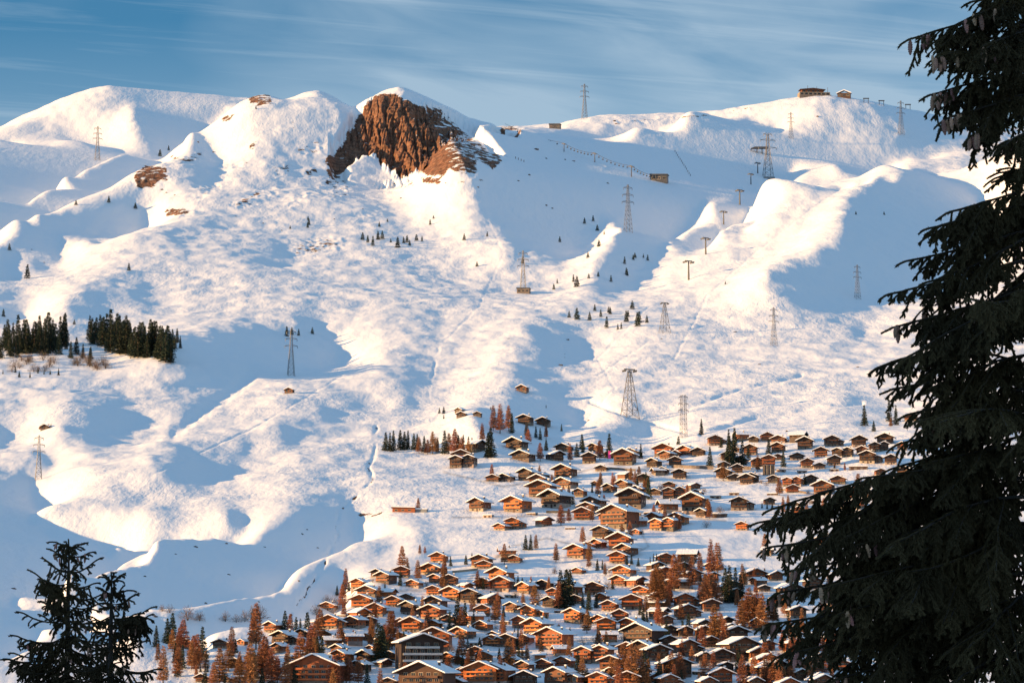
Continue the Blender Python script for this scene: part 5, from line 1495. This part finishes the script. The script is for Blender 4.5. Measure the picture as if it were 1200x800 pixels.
# --- two tops at the lower left
def top_tree(px, py, yd, seed, label, spread, extra=()):
    s = Spruce(seed, 1.25); s.cone_tips = []
    a = img(px, py, yd); x0, y0, zt = a; zg = float(near_profile(yd)); r = s.r
    s.shoot((x0, y0, zt - 0.32), (0, 0, 1), 0.32, 0.06, 0, 0)
    z = zt - 0.16; k = 0
    while z > zg + 1.5:
        dz = zt - z; low = z < -1.0
        n = 5 if dz < 1.0 else 6 if not low else 4
        ph = r.random() * 6.28
        for b in range(n):
            az = ph + 6.283 * b / n + r.normal(0, 0.2)
            L = min(3.0, 0.14 + spread * dz ** 0.92) * r.uniform(0.65, 1.15)
            up = 0.30 if dz < 0.8 else 0.12 if dz < 1.6 else -0.15
            tip = (x0 + math.cos(az) * L, y0 + math.sin(az) * L, z + L * (up + r.uniform(-0.12, 0.12)))
            s.limb((x0, y0, z + r.uniform(-0.05, 0.05)), tip, 0.10, 0.12, 0.62 if not low else 0.4, 0.016, dz > 2.4)
        z -= r.uniform(0.20, 0.27) if dz < 1.2 else 0.24 if not low else 0.5
    for tx, ty, ry in extra:
        s.limb(img(px, ry, yd), img(tx, ty, yd - 0.3), 0.06, 0.14, 1.0, 0.016)
    s.finish((x0, y0, zg), 36, label, [(x0, y0, zg - 0.4), (x0, y0, zg * 0.5), (x0, y0, zt - 0.9), (x0, y0, zt - 0.1)], [0.22, 0.15, 0.035, 0.008])
top_tree(81, 630, 55.0, 7, 'dark spruce top with the taller spire at the lower left', 0.47, [(42,672,690),(55,690,700),(20,745,748),(12,772,770)])
top_tree(131, 668, 53.0, 17, 'dark spruce top, lower right of the pair at the lower left', 0.38, [(176,712,724),(172,722,735),(165,735,742)])
# ---------------------------------------------------------------- a label for each thing: how it looks, and where it is found
ORD = ['nearest', 'second-nearest', 'third-nearest', 'fourth-nearest', 'fifth-nearest', 'sixth-nearest', 'seventh-nearest', 'eighth-nearest', 'ninth-nearest', 'tenth-nearest']
TENS = ['eleventh', 'twelfth', 'thirteenth', 'fourteenth', 'fifteenth', 'sixteenth', 'seventeenth', 'eighteenth', 'nineteenth', 'twentieth']
def nth(i): return ORD[i] if i < 10 else TENS[i - 10] + '-nearest' if i < 20 else 'number-%d-nearest' % (i + 1)
DIRS = ['right of', 'up-right of', 'above', 'up-left of', 'left of', 'down-left of', 'below', 'down-right of']
LM = {
 'village': [(495,775,'grey apartment block'),(473,595,'long low barn'),(901,548,'tall house on stilts'),(1000,598,'grey concrete building'),(719,608,'broadest upper-village chalet'),
   (367,790,'lower-left balconied chalet'),(712,534,'magenta banner'),(801,490,'square village-top pylon'),(214,753,'leftmost chalet'),(811,547,'long dark retaining wall'),
   (618,718,'lone golden chalet'),(722,732,'wide lower-village twin chalets'),(300,735,'tallest lower-left larch'),(445,755,'lower-left dark spruce pair'),(662,690,'mid-village spruce trio'),
   (857,690,'right-hand spruce clump'),(833,650,'larch beside the snowfield'),(747,748,'low central broad chalet'),(872,762,'lower-right broad chalet'),(578,520,'village-top tall larch'),(640,585,'upper-left wide chalet'),(1013,487,'lone spruce above the village')],
 'slope': [(114,170,'pylon under the dome'),(356,98,'small skyline pylon'),(475,160,'red crag'),(736,245,'shaded bowl pylon'),(613,320,'mid-slope pylon with the hut'),(900,185,'broad dark pylon'),(1005,330,'pylon near the big spruce'),
   (779,372,'spur lift tower'),(341,412,'pylon beside the wood'),(45,535,'far-left pale pylon'),(338,457,'lone hut below that wood'),(738,460,'tallest lift tower'),(540,487,'pair of little dark huts'),(685,120,'tall skyline pylon'),(957,107,'summit restaurant'),(229,640,'lower-left shaded boulder'),(178,206,'red outcrop at the left')],
}
HAND = {(495,790):'grey balconied apartment block, the tallest building, low in the village',(473,600):'long low timber barn with a snow-covered annexe',(901,557):'tall narrow chalet raised on stilts beside dark spruces',(1000,606):'bulky grey concrete building among the chalets on the right',
 (719,619):'broadest brown chalet of the upper village, with rows of balconies',(367,804):'broad balconied chalet cut by the lower edge at the left',(214,758):'leftmost chalet of the village, golden, beside a dark spruce clump',(618,725):'golden chalet alone on open snow in mid-village',
 (338,461):'lone brown hut on the snow below the left-hand wood',(52,504):'snowed-in hut on the rocky knoll at the far left',(611,460):'small brown hut alone on the slope above the village',(537,484):'rear hut of the overlapping pair above the village',(540,489):'front hut of the overlapping pair above the village',(559,488):'dark hut standing just right of the overlapping hut pair'}
POS = {id(it): (it['px'], it['py']) for it in ITEMS}
def sector(dx, dy): return int(((math.degrees(math.atan2(-dy, dx)) + 382.5) % 360) // 45)
def size_word(w): return 'large ' if w >= 32 else 'small ' if w < 19 else ''
TYPE = {'s': 'chalet', 't': 'twin-gabled chalet', 'x': 'side-gabled chalet', 'B': 'broad balconied chalet', 'h': 'hut', 'g': 'garage', 'T': 'chalet', 'L': 'barn', 'C': 'building', 'A': 'block'}
CATN = {'h': 'hut', 'g': 'garage', 'L': 'barn', 'C': 'building', 'A': 'apartment block'}
used = set()
HPOS = {}
for it in ITEMS:
    o = it['o']; fam = it['fam']
    if it['kind'] == 'house':
        pool = [q for q in ITEMS if q['kind'] == 'house']; lms = LM['village']; noun = 'building'
        tone = '' if it['type'] in 'gC' else it['tone'] + ' '
        what = size_word(it['w']) + tone + TYPE[it['type']]
        tag(o, category=CATN.get(it['type'], 'chalet'), group='snow-covered chalets of the village')
        hx = [k for k in HAND if abs(k[0] - it['px']) < 0.6 and abs(k[1] + -it['w'] * 0.25 - it['py']) < 0.6]
        if hx: o['label'] = HAND[hx[0]]; used.add(HAND[hx[0]]); continue
        rankn = 'building'
    elif it['kind'] == 'boulder':
        pool = [q for q in ITEMS if q['kind'] == 'boulder']; lms = LM['slope']; what = 'dark boulder in the snow'
    elif fam == 'wood':
        pool = sorted([q for q in ITEMS if q['fam'] == 'wood' and q['kind'] == it['kind']], key=lambda q: q['px'])
        i = [q is it for q in pool].index(True)
        n = i + 1; suf = 'th' if 10 <= n % 100 <= 20 else {1: 'st', 2: 'nd', 3: 'rd'}.get(n % 10, 'th')
        what = ('tall ' if it['h'] > 27 else 'small ' if it['h'] < 14 else '') + ('dark spruce' if it['kind'] == 'spruce' else 'bare shrub')
        o['label'] = f'{what} of the left-hand wood, {n}{suf} from its left end'; o['group'] = 'trees of the wood on the left slope' if it['kind'] == 'spruce' else 'bare shrubs below the left wood'
        used.add(o['label']); continue
    else:
        pool = [q for q in ITEMS if q['kind'] == it['kind'] and q['fam'] == fam]; lms = LM['slope' if fam == 'slope' else 'village']
        what = {'spruce': 'dark spruce', 'larch': 'rust-brown bare larch', 'shrub': 'grey leafless shrub'}[it['kind']]
        if it['thin']: what = 'slim dark spruce'
        elif fam == 'slope': what = 'little dark spruce on open snow'
        elif it['kind'] != 'shrub': what = ('tall ' if it['h'] >= 34 else 'small ' if it['h'] < 15 else '') + what
        o['group'] = {'spruce': 'dark spruces among the chalets', 'larch': 'rust-brown larches among the chalets', 'shrub': 'leafless shrubs at the village edge'}[it['kind']] if fam == 'village' else 'little spruces scattered over the slope'
    # the clearest landmark: close by, with few rivals between
    best = None
    for lx, ly, ln in lms:
        dx, dy = it['px'] - lx, it['py'] - ly; d = math.hypot(dx, dy)
        if d < 2: continue
        if best and d > best[0] * 1.6: continue
        sc = sector(dx, dy); r = 0
        for q in pool:
            if q is it: continue
            ex, ey = q['px'] - lx, q['py'] - ly
            if sector(ex, ey) == sc and math.hypot(ex, ey) < d: r += 1
        score = d * (1 + 0.25 * r)
        if best is None or score < best[4]: best = (d, r, sc, ln, score)
    d, r, sc, ln, _ = best
    if it['kind'] == 'house': lab = f"{what}, {nth(r)} building {DIRS[sc]} the {ln}"
    else: lab = f"{what}, {nth(r)} {DIRS[sc]} the {ln}"
    o['label'] = lab
    if lab in used: print('dup', lab)
    used.add(lab)
mx = max(len(l.split()) for l in used); print('labels', len(used), 'longest', mx)
# ---------------------------------------------------------------- camera, sky and sun
cam = bpy.data.cameras.new('camera'); co = bpy.data.objects.new('camera', cam); link(co)
cam.sensor_width = 36.0; cam.sensor_fit = 'HORIZONTAL'; cam.lens = 36.0 * FOC / 1200.0
cam.clip_start = 0.5; cam.clip_end = 30000
co.location = (0, 0, 0); co.rotation_euler = (math.pi / 2 + PITCH, 0, 0)
scene.camera = co

world = bpy.data.worlds.new('World'); scene.world = world; world.use_nodes = True
nt = world.node_tree; L = nt.links
bg = nt.nodes['Background']
sun_az = math.atan2(-SUN_TRAVEL[0], -SUN_TRAVEL[1])         # towards the sun, clockwise from +Y
sky = N(nt, 'ShaderNodeTexSky', sky_type='NISHITA', sun_disc=False)
sky.sun_elevation = SUN_ELEV; sky.sun_rotation = sun_az
sky.altitude = 1500; sky.air_density = 1.0; sky.dust_density = 0.2; sky.ozone_density = 3.0
tc = N(nt, 'ShaderNodeTexCoord')
# high thin cloud in long streaks
sp = N(nt, 'ShaderNodeSeparateXYZ'); L.new(tc.outputs['Generated'], sp.inputs[0])
yy = mth(nt, 'MAXIMUM', mth(nt, 'ABSOLUTE', sp.outputs[1]), 0.05)
cx = mth(nt, 'DIVIDE', sp.outputs[0], yy); cy = mth(nt, 'DIVIDE', sp.outputs[2], yy)
cv = N(nt, 'ShaderNodeCombineXYZ'); L.new(cx, cv.inputs[0]); L.new(cy, cv.inputs[1]); L.new(sp.outputs[1], cv.inputs[2])
def streak(scale, rot, loc, det, rough, dist):
    m = N(nt, 'ShaderNodeMapping', vector_type='TEXTURE'); m.inputs['Rotation'].default_value = (0, 0, math.radians(rot)); m.inputs['Scale'].default_value = scale; m.inputs['Location'].default_value = loc
    L.new(cv.outputs[0], m.inputs[0])
    n = N(nt, 'ShaderNodeTexNoise', i_Scale=1.0, i_Detail=det, i_Roughness=rough, i_Distortion=dist); L.new(m.outputs[0], n.inputs['Vector'])
    return n.outputs[0]
c1 = streak((0.26, 0.10, 1), -6, (0.31, 0.02, 0.4), 3.0, 0.5, 0.6)
c2 = streak((0.11, 0.022, 1), -7, (0.1, 0.3, 0.2), 6.0, 0.55, 0.9)
c3 = streak((0.30, 0.011, 1), -5, (0.7, 0.1, 0.9), 7.0, 0.62, 0.5)
a1 = ramp(nt, c1, [(0.36, (0, 0, 0)), (0.60, (1, 1, 1))]).outputs[0]
a2 = ramp(nt, c2, [(0.36, (0.35, 0.35, 0.35)), (0.70, (1, 1, 1))]).outputs[0]
a3 = ramp(nt, c3, [(0.50, (0, 0, 0)), (0.78, (1, 1, 1))]).outputs[0]
low = N(nt, 'ShaderNodeMapRange'); low.inputs[1].default_value = 0.165; low.inputs[2].default_value = 0.225; low.inputs[3].default_value = 0.62; low.inputs[4].default_value = 0.14
L.new(cy, low.inputs[0])
cl = mth(nt, 'MINIMUM', mth(nt, 'ADD', mth(nt, 'MULTIPLY', a1, a2), mth(nt, 'ADD', mth(nt, 'MULTIPLY', a3, 0.55), low.outputs[0])), 1.0)
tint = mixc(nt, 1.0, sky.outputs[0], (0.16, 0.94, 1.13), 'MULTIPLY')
# sky overhead, out of view, brightened to add fill light on shaded snow
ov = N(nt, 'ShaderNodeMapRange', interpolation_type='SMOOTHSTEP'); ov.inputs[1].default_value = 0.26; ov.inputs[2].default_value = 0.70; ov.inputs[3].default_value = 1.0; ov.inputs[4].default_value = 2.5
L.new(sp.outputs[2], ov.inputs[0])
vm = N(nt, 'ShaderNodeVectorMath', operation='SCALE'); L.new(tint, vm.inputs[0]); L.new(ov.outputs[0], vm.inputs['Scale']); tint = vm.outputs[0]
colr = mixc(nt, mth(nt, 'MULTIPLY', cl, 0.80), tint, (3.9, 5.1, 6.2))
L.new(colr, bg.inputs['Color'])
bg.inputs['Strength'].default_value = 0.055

sl = bpy.data.lights.new('sun', 'SUN'); so = bpy.data.objects.new('sun', sl); link(so)
sl.energy = 5.0; sl.angle = math.radians(0.5); sl.color = (1.0, 0.61, 0.27)
so.rotation_euler = Vector((SUN_TRAVEL[0] * math.cos(SUN_ELEV), SUN_TRAVEL[1] * math.cos(SUN_ELEV), -math.sin(SUN_ELEV))).to_track_quat('-Z', 'Y').to_euler()
so.location = (-300, -150, 200)

vs = scene.view_settings
vs.view_transform = 'Standard'; vs.look = 'None'; vs.exposure = 1.07; vs.gamma = 1.0; vs.use_curve_mapping = False
scene.cycles.use_denoising = True
scene.cycles.max_bounces = 5; scene.cycles.diffuse_bounces = 2; scene.cycles.transparent_max_bounces = 8
print('script', round(time.time() - T0, 1))
